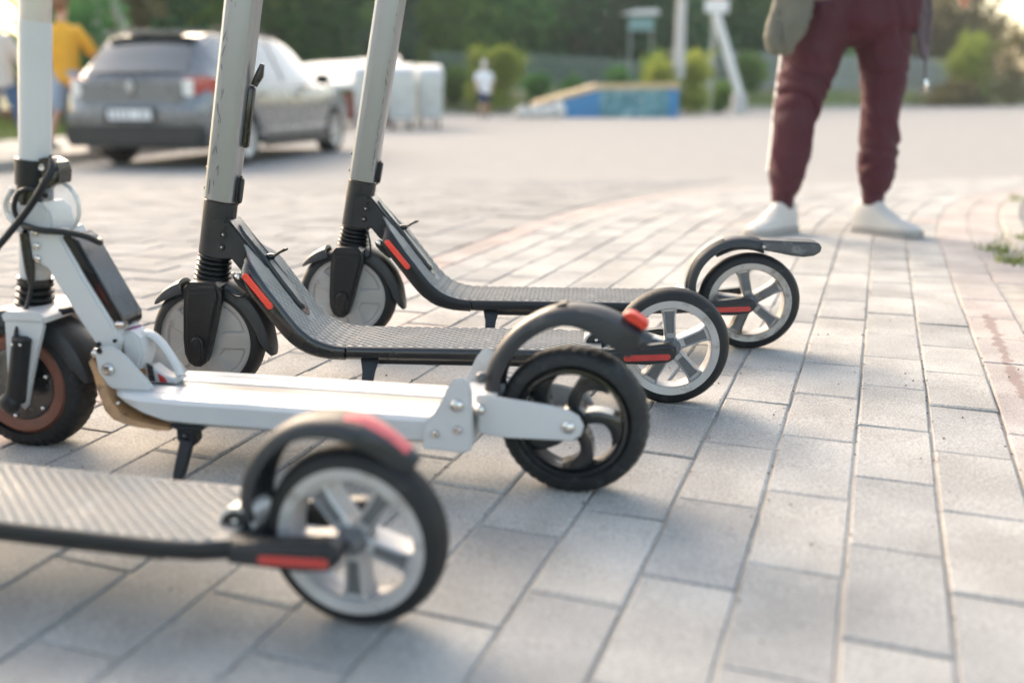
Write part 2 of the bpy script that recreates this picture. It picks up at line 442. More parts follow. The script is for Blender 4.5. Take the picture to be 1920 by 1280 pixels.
tag(blades('grass', sp, m_blade, .12, .32, .04), 'yellow green grass strip along the far road kerb', kind='stuff')
for px, py in ((1907, 378), (1918, 452), (1872, 470), (1896, 492)):
    p = at(px, py); sp = [(p.x+random.gauss(0, .025), p.y+random.gauss(0, .03), p.z) for _ in range(45)]
    tag(blades('weed_tuft', sp, m_blade, .015, .045, .004),
        {1907: 'green weed tuft growing at the right pavement edging, farthest of the tufts', 1918: 'small green weed at the right picture edge beside the edging',
         1872: 'tiny weed in a joint of the pinkish outer paver row', 1896: 'small weed tuft nearest to the camera along the edging'}[px], 'weed', 'weeds along the edging')

# ------------------------------------------------------------------ materials for the scooters
m_tyre = mat('tyre_rubber', (.011, .012, .0135), .6, spec=.35, var=.25, vscale=40, bump=.35, bscale=350, dirt=(.045, .044, .042), dscale=30, dthr=.60)
m_blk = mat('black_plastic', (.009, .011, .0135), .42, spec=.35, var=.15, vscale=30, bump=.12, bscale=900, dirt=(.03, .03, .03), dscale=45, dthr=.68)
m_dkg = mat('dark_grey_paint', (.017, .020, .024), .36, spec=.4, var=.15, vscale=25, bump=.1, bscale=700, dirt=(.05, .05, .048), dscale=55, dthr=.69)
m_mat = mat('deck_rubber_grey', (.225, .225, .218), .6, var=.18, vscale=22, bump=.35, bscale=700, dirt=(.36, .35, .33), dscale=18, dthr=.6)
m_fend = mat('fender_plastic', (.020, .023, .028), .42, spec=.45, var=.2, vscale=20, bump=.15, bscale=500, dirt=(.06, .058, .056), dscale=24, dthr=.6)
m_sil = mat('silver_tube', (.29, .30, .315), .3, metal=.6, dirt=(.15, .15, .15), dscale=1, dthr=.72, stretch=(24, 24, 11))
for n_ in m_sil.node_tree.nodes:
    if n_.type == 'TEX_NOISE' and n_.inputs['Detail'].default_value > 7: n_.inputs['Detail'].default_value = 2; n_.inputs['Scale'].default_value = .55
m_disc = mat('hub_cover_grey', (.36, .36, .355), .42, metal=.15, var=.1, vscale=18, bump=.1, bscale=300, dirt=(.14, .14, .14), dscale=26, dthr=.64)
m_rim = mat('rim_alloy', (.42, .42, .43), .35, metal=.35, var=.1, vscale=18, dirt=(.22, .19, .16), dscale=20, dthr=.6)
m_rimd = mat('rim_alloy_dusty', (.36, .345, .33), .45, metal=.3, var=.2, vscale=18, dirt=(.13, .10, .08), dscale=16, dthr=.5)
m_spk = mat('spoke_inset_grey', (.12, .125, .135), .5, metal=.3, var=.15, vscale=30)
m_red = mat('red_reflector', (.78, .045, .02), .3, bump=.6, bscale=900, coat=.6)
m_redd = mat('deep_red_reflector', (.42, .02, .015), .3, bump=.6, bscale=900, coat=.6)
m_steel = mat('bright_steel', (.62, .60, .57), .22, metal=1, var=.08, vscale=60)
m_wht = mat('white_paint', (.51, .52, .53), .42, var=.03, vscale=12, bump=.05, bscale=300, coat=.12, dirt=(.36, .34, .31), dscale=9, dthr=.615)
m_gloss = mat('gloss_black', (.008, .0095, .011), .24, coat=.35, var=.1, vscale=20, dirt=(.05, .05, .05), dscale=30, dthr=.69)
m_lens = mat('grey_lens', (.06, .066, .072), .3, coat=.15, var=.1, vscale=20)
m_rust = mat('rusty_rim', (.15, .055, .035), .6, var=.3, vscale=30, dirt=(.05, .03, .025), dscale=30, dthr=.55)
m_tape = mat('brown_tape', (.36, .20, .09), .5, var=.25, vscale=25, bump=1.5, bscale=45, dirt=(.16, .09, .045), dscale=30, dthr=.55)
m_wear = mat('worn_chrome_white', (.58, .58, .57), .3, metal=.3, var=.2, vscale=30)
m_purple = mat('purple_plastic', (.22, .03, .14), .4)
m_clear = mat('clear_plastic', (.80, .84, .86), .15)
m_clear.node_tree.nodes['Principled BSDF'].inputs['Alpha'].default_value = .28
m_groove = mat('deck_groove_aluminium', (.24, .235, .23), .5, metal=.2, var=.15, vscale=20, stretch=(1, 8, 1))

def tyre_prof(Ro, wd, Ri, n=9):
    """closed outline (r, y) of a tyre section"""
    o = []
    for k in range(n+1):
        a = math.pi*k/n; o.append((Ro-(wd*.42)*(1-math.sin(a)**.7), -wd/2*math.cos(a)))
    return [(Ri, -wd*.34)]+o+[(Ri, wd*.34)]
def tyre(name, c, Ro, wd, Ri, m, parent, tread=None, n=120):
    prof = tyre_prof(Ro, wd, Ri); Mx = M(); rings = []
    for k in range(n):
        a = 2*math.pi*k/n; ring = []
        for (r_, y) in prof:
            dr = 0
            if tread and r_ > Ro-wd*.3:
                dr = -tread if math.sin(a*46+y*190) > .45 else 0
            ring.append((c[0]+(r_+dr)*math.cos(a), c[1]+y, c[2]+(r_+dr)*math.sin(a)))
        rings.append(ring)
    return Mx.loft(rings, closed=True).build(name, m, parent, ang=35)

def spoke_wheel(root, cx, cz, Ro, m_r, seed=0, phase=0.0, worn=False):
    """five twin-edge spokes, alloy rim, smooth tyre; the hub is the part, the rest its sub-parts"""
    hub = M().lathe([(.002, -.028), (.009, -.028), (.012, -.024), (.013, -.016), (.016, -.0135), (.016, .0135), (.013, .016), (.012, .024), (.009, .028), (.002, .028)], (cx, 0, cz), n=40).build('rear_wheel', m_spk, root)
    tyre('tyre', (cx, 0, cz), Ro, .042, Ro*.80, m_tyre, hub, n=96)
    ro, ri = Ro*.825, Ro*.675
    M().lathe([(ro, -.019), (ro*.985, -.021), (ri+.0015, -.0195), (ri, -.017), (ri+.002, -.004), (ri+.002, .004), (ri, .017), (ri+.0015, .0195), (ro*.985, .021), (ro, .019), (ro-.004, 0)], (cx, 0, cz), n=96, closed=True).build('rim', m_r, hub)
    for k in range(5):
        a = phase+2*math.pi*k/5; ca, sa = math.cos(a), math.sin(a)
        def q(r_, t, y): return (cx+r_*ca-t*sa, y, cz+r_*sa+t*ca)
        rows = []
        Mx = M()
        rad = [.013, .022, .035, .05, ri-.006, ri+.003]; hw = [.0085, .0088, .0092, .0098, .0115, .016]
        for r_, h_ in zip(rad, hw):
            rows.append([q(r_, -h_, -.0145), q(r_, -h_+.0022, -.0165), q(r_, -h_+.0032, -.0135), q(r_, h_-.0032, -.0135), q(r_, h_-.0022, -.0165), q(r_, h_, -.0145),
                         q(r_, h_, .0145), q(r_, h_-.0022, .0165), q(r_, -h_+.0022, .0165), q(r_, -h_, .0145)])
        sp = Mx.loft(rows).build('spoke', m_r, hub)
        Mi = M(); rr = []
        for r_, h_ in zip(rad[1:5], hw[1:5]):
            rr.append([q(r_+.001, -h_+.0034, -.0139), q(r_+.001, h_-.0034, -.0139), q(r_+.001, h_-.0034, -.0120), q(r_+.001, -h_+.0034, -.0120)])
        Mi.loft(rr)
        Mi.build('spoke_inset', m_spk, hub, smooth=False)
    return hub

def fender_arc(cx, cz, tab, n=28, th=.004, ysh=0):
    """tab: list of (angle deg, radius, half width, drop of the sides). Returns rings of a curved channel"""
    ks = [t[0] for t in tab]; rings = []
    A0, A1 = ks[0], ks[-1]
    def it(i, a):
        sg = 1 if A1 > A0 else -1
        return lerp_tab([(sg*t[0], t[i]) for t in tab], sg*a)
    for k in range(n+1):
        a = A0+(A1-A0)*k/n; r_, hw, dp = it(1, a), it(2, a), it(3, a); ca, sa = math.cos(R(a)), math.sin(R(a)); ring = []
        prof = [(-hw, r_-dp), (-hw*.99, r_-dp*.45), (-hw*.86, r_-dp*.1), (-hw*.5, r_+.001), (0, r_+.002), (hw*.5, r_+.001), (hw*.86, r_-dp*.1), (hw*.99, r_-dp*.45), (hw, r_-dp),
                (hw-th*.7, r_-dp), (hw*.86-th*.6, r_-dp*.4-th*.4), (hw*.5, r_-th), (-hw*.5, r_-th), (-hw*.86+th*.6, r_-dp*.4-th*.4), (-hw+th*.7, r_-dp)]
        for y, q in prof: ring.append((cx+q*ca, y+ysh, cz+q*sa))
        rings.append(ring)
    return rings

# ------------------------------------------------------------------ the dark deck scooters
WB = .755
TT = [(.050, .287), (.070, .262), (.0875, .240), (.105, .220), (.125, .190), (.142, .168), (.154, .151), (.167, .1345), (.18, .121), (.195, .111), (.212, .1045), (.23, .101), (.25, .100), (.664, .100)]
HW = [(.050, .024), (.07, .029), (.083, .036), (.09, .052), (.097, .0655), (.108, .0735), (.125, .0755), (.58, .0755), (.62, .072), (.655, .058), (.67, .05)]
def deck_frame_pts(x):
    z = lerp_tab(TT, x); e = .004; z2 = lerp_tab(TT, x+e); z1 = lerp_tab(TT, x-e)
    t = Vector((2*e, 0, z2-z1)).normalized(); n = Vector((-t.z, 0, t.x)); return Vector((x, 0, z)), t, n
_cache = {}
def ridge_mesh():
    """raised crescents over the whole mat, one joined piece"""
    if 'r' in _cache: return _cache['r']
    Mx = M(); x = .128; row = 0
    # walk along arc length
    pts = []; s = 0; px_ = .118; prev = deck_frame_pts(px_)[0]; acc = 0; xs = []
    xx = px_
    while xx < .632:
        xx += .0005; c, t, n = deck_frame_pts(xx); acc += (c-prev).length; prev = c
        if acc >= .0076: xs.append(xx); acc = 0
    for row, x in enumerate(xs):
        c, t, n = deck_frame_pts(x); hw = lerp_tab(HW, x)-.012
        k = int(2*hw/.0140); st = .0070 if row % 2 else 0   # staggered rows
        for j in range(k+1):
            y = -hw+j*.0140+st
            if y > hw: continue
            if x < .172 and abs(y) < .0275-(max(0, x-.150)*.9): continue
            rings = []
            for q in (-1, -.5, 0, .5, 1):
                yy = y-.0030*(1-q*q)+.001; b_ = c+t*(q*.0058); h = .0019*(1-.45*q*q)
                rings.append([b_+Vector((0, yy-.0013, 0))+n*.0008, b_+Vector((0, yy-.0005, 0))+n*(.0008+h), b_+Vector((0, yy+.0008, 0))+n*(.0008+h), b_+Vector((0, yy+.0030, 0))+n*.0008])
            Mx.loft(rings)
    _cache['r'] = Mx.mesh('grip_ridges', m_mat, False); return _cache['r']

STEM0 = Vector((-.0075, 0, .0935)); STEMD = Vector((.1905, 0, 1)).normalized()
def stem_rot():
    return STEMD.to_track_quat('Z', 'Y').to_matrix()
def dark_scooter(name, label, pos, th, sx=1.0, sc=1.0, rear_fender=None, latch=True, rimmat=None, wheel_phase=0.0, steer=0.0):
    root = empty(name, pos, -th, label=label, cat='electric scooter', group='scooters parked in a row on the pavement')
    root.scale = (sx*sc, sc, sc)
    A = root
    # ---- front wheel with a closed hub cover
    F0 = (0, 0, .0935)
    def hcov(sgn):
        rings = []; nr, na = 26, 160
        V = []; Fc = []
        for i in range(nr+1):
            r_ = .006+(.0765-.006)*i/nr
            for k in range(na):
                a = 2*math.pi*k/na+.25
                y = .0205-.003*(r_/.0765)**2
                # five sunken fan panels
                sec = 2*math.pi/5; da = ((a % sec)-sec/2); hwid = .40*sec*(1-.35*((.068-r_)/.045) if r_ < .068 else 1)
                inside = (r_ > .030 and r_ < .0665) and abs(da)*r_ < hwid*r_*1.0-.0035
                if inside:
                    ed = min(r_-.030, .0665-r_, (hwid-.0035/max(r_, .01)-abs(da))*r_); y -= .0042*smst(ed/.0026)
                if .069 < r_ < .0705: y -= .0012
                V.append((F0[0]+r_*math.cos(a), sgn*y, F0[2]+r_*math.sin(a)))
        for i in range(nr):
            for k in range(na): a = i*na+k; b = i*na+(k+1) % na; Fc.append((a, b, b+na, a+na))
        return V, Fc
    Mx = M(); V, Fc = hcov(-1); Mx.add(V, Fc); V, Fc = hcov(1); Mx.add(V, Fc)
    Mx.lathe([(.0765, -.0175), (.079, -.015), (.079, .015), (.0765, .0175)], F0, n=80)
    hubc = Mx.build('front_wheel', m_disc, A, ang=25)
    tyre('tyre', F0, .0935, .044, .0775, m_tyre, hubc, n=110)
    # ---- fork: two legs, crown
    Rm = stem_rot()
    legout = [(-.0185, .181), (-.0225, .150), (-.0265, .100), (-.0260, .078), (-.021, .064), (-.011, .0565), (-.001, .0565), (.008, .063), (.0150, .080), (.0265, .118), (.0350, .148), (.0415, .168), (.041, .181), (.034, .190), (-.012, .190)]
    for sg in (-1, 1):
        y0, y1 = (-.052, -.0255) if sg < 0 else (.0255, .052)
        leg = M().prism(legout, y0, y1, .006, 3).build('fork_leg', m_blk, A, ang=50)
        inset = [((x-.003)*.74+.0035, (z-.12)*.80+.122) for x, z in legout]
        M().prism(inset, (y0-.0012) if sg < 0 else y1-.004, (y0+.004) if sg < 0 else y1+.0012, .001, 1).build('leg_panel', m_blk, leg)
        cap = capsule((-.002, .078), (-.001, .098), .0115, 10)
        M().prism(cap, (y0-.010) if sg < 0 else y1-.002, (y0+.002) if sg < 0 else y1+.010, .004, 3).build('axle_cap', m_blk, A, ang=50)
    M().prism([(-.014, .176), (.037, .176), (.038, .186), (.032, .194), (-.009, .194), (-.016, .186)], -.0508, .0508, .004, 2).build('fork_crown', m_dkg, A)
    # ---- bellows
    prof = [(.0005, .0)]; nb = 6; z = 0
    prof = []
    for i in range(nb):
        r0 = .0295-.0006*i
        prof += [(r0-.0045, z), (r0, z+.0022), (r0, z+.0052), (r0-.0045, z+.0076)]; z += .0078
    prof = [(.001, 0)]+prof+[(.001, z)]
    base = STEM0+STEMD*.0945
    M().lathe(prof, base, 'z', 48, Rm).build('suspension_bellows', m_blk, A, ang=30)
    # ---- lower sleeve and tube (facetted oval section)
    def oct_ring(h, a, b, n=24, pw=3.2):
        ring = []
        for k in range(n):
            t = 2*math.pi*(k+.5)/n; c_, s_ = math.cos(t), math.sin(t)
            q = (abs(c_)**pw+abs(s_)**pw)**(-1/pw)
            ring.append(STEM0+Rm @ Vector((0, 0, 0))+STEMD*h+Vector((0, s_*q*b, 0))+STEMD.cross(Vector((0, 1, 0)))*(-c_*q*a)*1.0)
        return ring
    M().loft([oct_ring(h, a, a*.92, pw=2.2) for h, a in ((.135, .0250), (.140, .0262), (.218, .0262), (.226, .0262))]).build('lower_sleeve', m_dkg, A, ang=50)
    M().loft([oct_ring(h, a, a*.92, pw=2.2) for h, a in ((.2262, .0235), (.2285, .0235))]).build('seam_ring', m_gloss, A)
    st = M().loft([oct_ring(h, a, a*.95, 32, pw=4.2) for h, a in ((.2285, .0238), (.230, .0247), (.40, .0252), (.60, .0256), (.96, .026), (.965, .0245))]).build('stem', m_sil, A, ang=28)
    rs_ = random.Random(4 if latch else 9); sc_ = M()
    for k in range(26 if latch else 20):
        h = rs_.uniform(.24, .62); a_ = rs_.gauss(-.9 if latch else .9, .5); L_ = rs_.uniform(.003, .018); tl = rs_.uniform(-.35, .35)
        xo = .0165*math.tanh(a_) if latch else .019; rows = []
        for q in range(5):
            f = q/4-.5; c_ = STEM0+STEMD*(h+L_*f)+Vector((xo+tl*L_*f, -.0235-.0006, 0)); w2 = .00045*(1-3.6*f*f)+.0001
            if not latch: c_.y += .0012
            rows.append([c_+Vector((-w2, 0, 0)), c_+Vector((0, -.0003, 0)), c_+Vector((w2, 0, 0)), c_+Vector((0, .0012, 0))])
        sc_.loft(rows)
    tag(sc_.build('scratches', mat('scratch_grey', (.09, .09, .095), .7), st), kind='stuff')
    bx = STEMD.cross(Vector((0, 1, 0)))*-1    # towards the deck
    if bx.x < 0: bx = -bx
    def on_stem(h, off): return STEM0+STEMD*h+bx*off
    def slot_on_stem(h0, h1, r_, off, th_, nm, m_, side=0):
        o = capsule((h0, 0), (h1, 0), r_, 8)
        Mx = M().prism([(a, b) for a, b in o], 0, th_, min(th_, r_)*.4, 2)
        # prism coords: x->along stem, z->lateral y, y->outwards
        Mx.v = [tuple(STEM0+STEMD*v[0]+bx*(off+v[1])+Vector((0, v[2]+side, 0))) for v in Mx.v]
        return Mx.build(nm, m_, A)
    slot_on_stem(.236, .262, .0105, .024, .009, 'lower_catch', m_blk, -.004)
    for h in (.243, .275):
        q = on_stem(h, -.0255); M().sphere((q.x, q.y-.006, q.z), .0032, 6).build('stem_screw', m_gloss, A)
    if latch:
        slot_on_stem(.322, .405, .0062, .025, .010, 'charge_port_flap', m_gloss, -.004)
        P0, P1 = on_stem(.412, .031), on_stem(.446, .040)
        M().tube([P0, P0.lerp(P1, .5)+bx*.002, P1], [.0055, .0070, .0035], 10).build('folding_hook', m_gloss, A)
    # handlebar, display and grips, above the picture
    q = on_stem(.968, 0)
    dsp = M().box((0, 0, 0), (.062, .052, .03)); dsp.v = [tuple(q+Rm @ Vector(v)) for v in dsp.v]; dsp.build('display_head', m_blk, A)
    M().tube([(q.x-.004, -.215, q.z-.004), (q.x, -.05, q.z), (q.x, .05, q.z), (q.x-.004, .215, q.z-.004)], .0135, 14).build('handlebar', m_blk, A)
    for sg in (-1, 1): M().tube([(q.x-.004, sg*.215, q.z-.004), (q.x-.002, sg*.10, q.z-.002)], .0172, 14).build('grip', m_blk, A)
    # ---- front fender: nose piece and long rear piece
    fc = (0.0, .0935)
    M().loft(fender_arc(fc[0], fc[1], [(146, .104, .012, .003), (141, .1045, .020, .008), (130, .104, .026, .016), (112, .103, .027, .02)], 12)).build('front_fender_nose', m_fend, A)
    M().loft(fender_arc(fc[0], fc[1], [(66, .104, .027, .022), (45, .104, .027, .022), (20, .1045, .027, .02), (0, .107, .026, .016), (-9, .1105, .023, .010), (-13, .112, .016, .004)], 24)).build('front_fender', m_fend, A)
    # ---- neck bracket with recessed bolts
    br = [(.0255, .2905), (.046, .2925), (.056, .288), (.090, .243), (.108, .219), (.120, .196), (.106, .182), (.090, .197), (.068, .210), (.054, .228), (.0155, .2285), (.0185, .25)]
    M().prism(br, -.0275, .0275, .003, 2).build('neck_bracket', m_dkg, A)
    for x, z in ((.0445, .2665), (.0405, .2465)):
        for sg in (-1, 1):
            b_ = M().lathe([(.0002, .0016), (.0042, .0016), (.0056, .0016), (.0062, .0004), (.0062, -.003), (.0002, -.003)], (0, 0, 0), n=20)
            b_.v = [(x+v[0], sg*(.0275+v[1]), z+v[2]) for v in b_.v]; bo = b_.build('bracket_bolt', m_gloss, A)
            M().sphere((x, sg*.0290, z), .0018, 4).build('bolt_socket', m_steel, bo)
    # ---- deck: front shell, straight rail, mat, ridges
    def section(x, tk, dw=0, mat_=False):
        c, t, n = deck_frame_pts(x); hw = lerp_tab(HW, x)+dw; ring = []
        if mat_:
            pr = [(-hw, -.002), (-hw+.001, .0006), (-hw+.004, .0012), (0, .0014), (hw-.004, .0012), (hw-.001, .0006), (hw, -.002)]
        else:
            pr = [(-hw+.006, .0), (-hw+.003, -.0008), (-hw+.0006, -.0035), (-hw, -.008), (-hw+.0006, -tk*.7), (-hw+.006, -tk*.93), (-hw+.016, -tk),
                  (hw-.016, -tk), (hw-.006, -tk*.93), (hw-.0006, -tk*.7), (hw, -.008), (hw-.0006, -.0035), (hw-.003, -.0008), (hw-.006, .0)]
        for y, dz in pr: ring.append(c+n*dz+Vector((0, y, 0)))
        return ring
    xs = [.0885, .0905, .093, .097, .102, .108, .116, .125]+[.125+.0085*i for i in range(1, 15)]
    tkf = lambda x: .012+.019*smst((x-.0885)/.016)-.0075*smst((x-.17)/.07)
    M().loft([section(x, tkf(x)) for x in xs]).build('neck_shell', m_gloss if latch else m_blk, A)
    xs2 = [.2455, .247]+[.25+.035*i for i in range(10)]+[.58, .60, .62, .64, .655, .664]
    M().loft([section(x, .0215, -.0008 if x > .246 else -.002) for x in xs2]).build('deck_rail', m_gloss if latch else m_blk, A)
    xs3 = [.056, .06, .07, .08, .088, .0905, .093, .097, .102, .108, .116]+[.125+.0085*i for i in range(1, 15)]+[.25+.035*i for i in range(10)]+[.58, .60, .62, .638, .646]
    mt = M().loft([section(x, 0, -.0055, True) for x in xs3]).build('deck_mat', m_mat, A)
    rg = bpy.data.objects.new('grip_ridges', ridge_mesh()); link(rg, mt); tag(rg, kind='stuff')
    # underside pan
    M().box((.42, 0, .073), (.30, .10, .010)).build('battery_pan', m_blk, A)
    M().lathe([(.0005, 0), (.008, 0), (.0065, -.007), (.0005, -.008)], (.213, -.045, .083), 'z', 16).build('rubber_foot', m_blk, A)
    # ---- oval insert on the neck with its small lever
    def on_neck(o, h0, h1, bev, nm, m_, par=A, shift=0):
        Mx = M().prism(o, h0, h1, bev, 2); out = []
        for a, h, b in Mx.v:    # a = arc param x along, b lateral
            c, t, n = deck_frame_pts(a); out.append(c+n*h+Vector((0, b+shift, 0)))
        Mx.v = [tuple(v) for v in out]; return Mx.build(nm, m_, par)
    def oval(x0, x1, r_, n=16, m=14):
        o = capsule((x0, 0), (x1, 0), r_, n)
        res = []
        for i, p in enumerate(o):
            q = o[(i+1) % len(o)]; res.append(p)
            if abs(p[0]-q[0]) > .02:
                for k in range(1, m): res.append((p[0]+(q[0]-p[0])*k/m, p[1]))
        return res
    on_neck(oval(.074, .150, .0185), -.004, .0024, .0008, 'insert_frame', m_gloss)
    on_neck(oval(.072, .146, .0140), -.003, .0075, .0016, 'insert_cover', m_lens)
    c, t, n = deck_frame_pts(.103)
    P0 = c+n*.004; P1 = c+n*.014+t*.004; P2 = c+Vector((.034, 0, .017))+n*.002
    M().tube([P0-t*.004, P0+n*.005, P1], [.0045, .0055, .0048], 10).build('lever_base', m_gloss, A)
    lv = M()
    lv.loft([[(p.x, -hw_, p.z-.0017), (p.x, hw_, p.z-.0017), (p.x, hw_, p.z+.0017), (p.x, -hw_, p.z+.0017)] for p, hw_ in ((P1-Vector((.006, 0, .002)), .004), (P1, .006), (P1.lerp(P2, .5)+Vector((0, 0, .0015)), .006), (P2, .0035))])
    for k in range(8):
        p = P1.lerp(P2, .12+.1*k); lv.box((p.x, -.0062, p.z+.0032), (.0016, .002, .002))
    lv.build('lever', m_gloss, A)
    # ---- side reflectors, catch and cable under the neck
    for sg in (-1, 1):
        o = capsule((.0935, .2095), (.1290, .1640), .0050, 8); off = .0758
        M().prism(o, sg*off-.003, sg*off+.0012, .0008, 1).build('side_reflector', m_red, A)
    M().sphere((.0735, -.052, .204), .0065, 8).build('catch_knob', m_steel, A)
    M().prism([(.066, .206), (.079, .200), (.098, .178), (.092, .176), (.076, .189), (.068, .199)], -.058, -.046, .001, 1).build('catch_clip', m_blk, A)
    M().tube(cr([(.044, -.03, .180), (.056, -.035, .172), (.072, -.045, .171), (.087, -.050, .180)], 5) if latch else cr([(.045, -.03, .232), (.052, -.035, .205), (.052, -.035, .178), (.040, -.03, .170)], 5), .0018, 8).build('brake_cable', m_blk, A)
    # ---- kickstand
    K = M().prism([(.266, .080), (.296, .080), (.291, .062), (.287, .030), (.276, .004), (.266, .004), (.272, .035), (.271, .062)], -.006, .006, .002, 2)
    K.v = [(v[0], v[1]-.058-(.08-v[2])*.75, v[2]) for v in K.v]; K.build('kickstand', m_dkg, A)
    # ---- swing arms with reflectors, rear wheel
    for sg in (-1, 1):
        arm = [(.646, .0985), (.668, .1000), (.700, .1045), (.742, .1100), (.752, .1095), (.7605, .104), (.7625, .096), (.759, .087), (.750, .0810), (.720, .0765), (.646, .0775)]
        a_ = M().prism(arm, sg*.050-.0125, sg*.050+.0125, .005, 3).build('swing_arm', m_dkg, A)
        M().prism(capsule((.685, .0873), (.748, .0905), .0048, 8), sg*.0625-.001, sg*.0625+.001, .0005, 1).build('arm_reflector', m_redd, a_)
    M().box((.655, 0, .088), (.03, .09, .020)).build('tail_block', m_blk, A)
    spoke_wheel(A, WB+.002, .0935, .0935, rimmat or m_rim, phase=wheel_phase)
    # ---- hinge mount of the rear fender
    M().prism([(.618, .099)]+[(.638+.020*math.cos(R(a)), .100+.020*math.sin(R(a))) for a in range(180, -1, -20)]+[(.664, .099)], -.024, .024, .002, 2).build('fender_mount', m_wear, A)
    M().prism([(.638+.0165*math.cos(R(a)), .100+.0165*math.sin(R(a))) for a in range(180, -1, -20)], -.0252, .0252).build('mount_cap', m_gloss, A)
    for y in (-.0260, .0260): M().sphere((.638, y, .106), .0032, 6).build('mount_bolt', m_steel, A)
    if rear_fender is None:
        M().tube([(.655, -.02, .112), (.668, -.022, .109), (.675, -.026, .114)], .0022, 6).build('broken_bracket', m_steel, A)
    if rear_fender:
        path = cr([(.643, 0, .105), (.641, 0, .130), (.652, 0, .166), (.676, 0, .195), (.707, 0, .2125), (.740, 0, .2165), (.772, 0, .212)], 5)
        def frings(path, w0, w1, dp=.016, th=.004):
            rings = []
            for i, p in enumerate(path):
                t = (path[min(i+1, len(path)-1)]-path[max(i-1, 0)]).normalized(); n = Vector((-t.z, 0, t.x))
                f = i/(len(path)-1); hw = w0+(w1-w0)*f; r0 = []
                for y, q in ((-hw, -dp), (-hw, -dp*.4), (-hw*.85, -.0015), (-hw*.5, .001), (0, .002), (hw*.5, .001), (hw*.85, -.0015), (hw, -dp*.4), (hw, -dp), (hw-.003, -dp), (hw*.83, -.006), (0, -th), (-hw*.83, -.006), (-hw+.003, -dp)):
                    r0.append(p+n*q+Vector((0, y, 0)))
                rings.append(r0)
            return rings
        rf = M().loft(frings(path, .0255, .0275)).build('rear_fender', m_fend, A)
        if rear_fender == 'flap':
            gp = M()
            for i in range(3, 20):
                p = path[i]; t = (path[i+1]-path[i-1]).normalized(); n = Vector((-t.z, 0, t.x))
                for q in (0, .5):
                    c_ = p.lerp(path[i+1], q)+n*.003
                    gp.box(c_, (.0022, .034, .0028), Matrix.Rotation(-math.atan2(t.z, t.x), 3, 'Y'))
            tag(gp.build('grip_ribs', mat('rib_grey', (.30, .30, .29), .6), rf), kind='stuff')
            # worn brake lining under the arch
            ul = cr([(.690, 0, .1850), (.722, 0, .1985), (.752, 0, .2005), (.778, 0, .1935)], 4)
            M().loft(frings(ul, .019, .019, .006, .003)).build('brake_lining', m_fend, A)
            fl = [(.768, .2135), (.775, .2140), (.81, .2125), (.84, .2115), (.862, .2110), (.874, .2085), (.879, .2010), (.877, .1920), (.866, .1850), (.848, .1825), (.825, .1850), (.80, .1900), (.780, .1935), (.768, .1975)]
            M().prism(fl, -.026, .026, .005, 2).build('mudguard_flap', mat('scuffed_flap', (.075, .08, .088), .6, var=.3, vscale=30, bump=.6, bscale=200, dirt=(.17, .17, .17), dscale=30, dthr=.52), A)
            M().sphere((.775, -.0268, .2015), .003, 6).build('flap_screw', m_steel, A)
        else:
            tail = cr([(.772, 0, .212), (.795, 0, .200), (.813, 0, .186), (.824, 0, .178)], 4)
            M().loft(frings(tail, .0270, .008, .018)).build('fender_tail', m_fend, rf)
            rp = cr([(.752, 0, .2185), (.770, 0, .2155), (.790, 0, .206), (.806, 0, .195), (.815, 0, .188)], 4)
            M().loft(frings(rp, .014, .010, .004, .002)).build('rear_reflector', mat('faded_red_reflector', (.62, .12, .12), .35, coat=.3), rf)
    return root
def place(px, py, thd, wb, sx):
    g = at(px, py); th = R(thd); d = Vector((math.cos(th), -math.sin(th), 0)); return g-d*wb*sx
P = place(1396, 652, 4.5, WB, 1.03)
dark_scooter('electric_scooter', 'silver stemmed scooter with scuffed mudguard flap over its rear wheel, farthest back in the row', P, R(4.5), 1.03, 1, 'flap', False, m_rimd, wheel_phase=R(104))
P = place(1250, 753, 4, WB, .985)
dark_scooter('electric_scooter', 'silver stemmed dark deck scooter with bare rear wheel and black hook on scratched stem', P, R(4), .985, 1, None, True, m_rim, wheel_phase=R(95))
P = place(674, 1160, 13.5, WB, .975)
dark_scooter('electric_scooter', 'nearest scooter, its rear wheel and red tipped fender big and blurred at the front', P, R(13.5), 1.0, .975, 'tail', False, m_rim, wheel_phase=R(54))

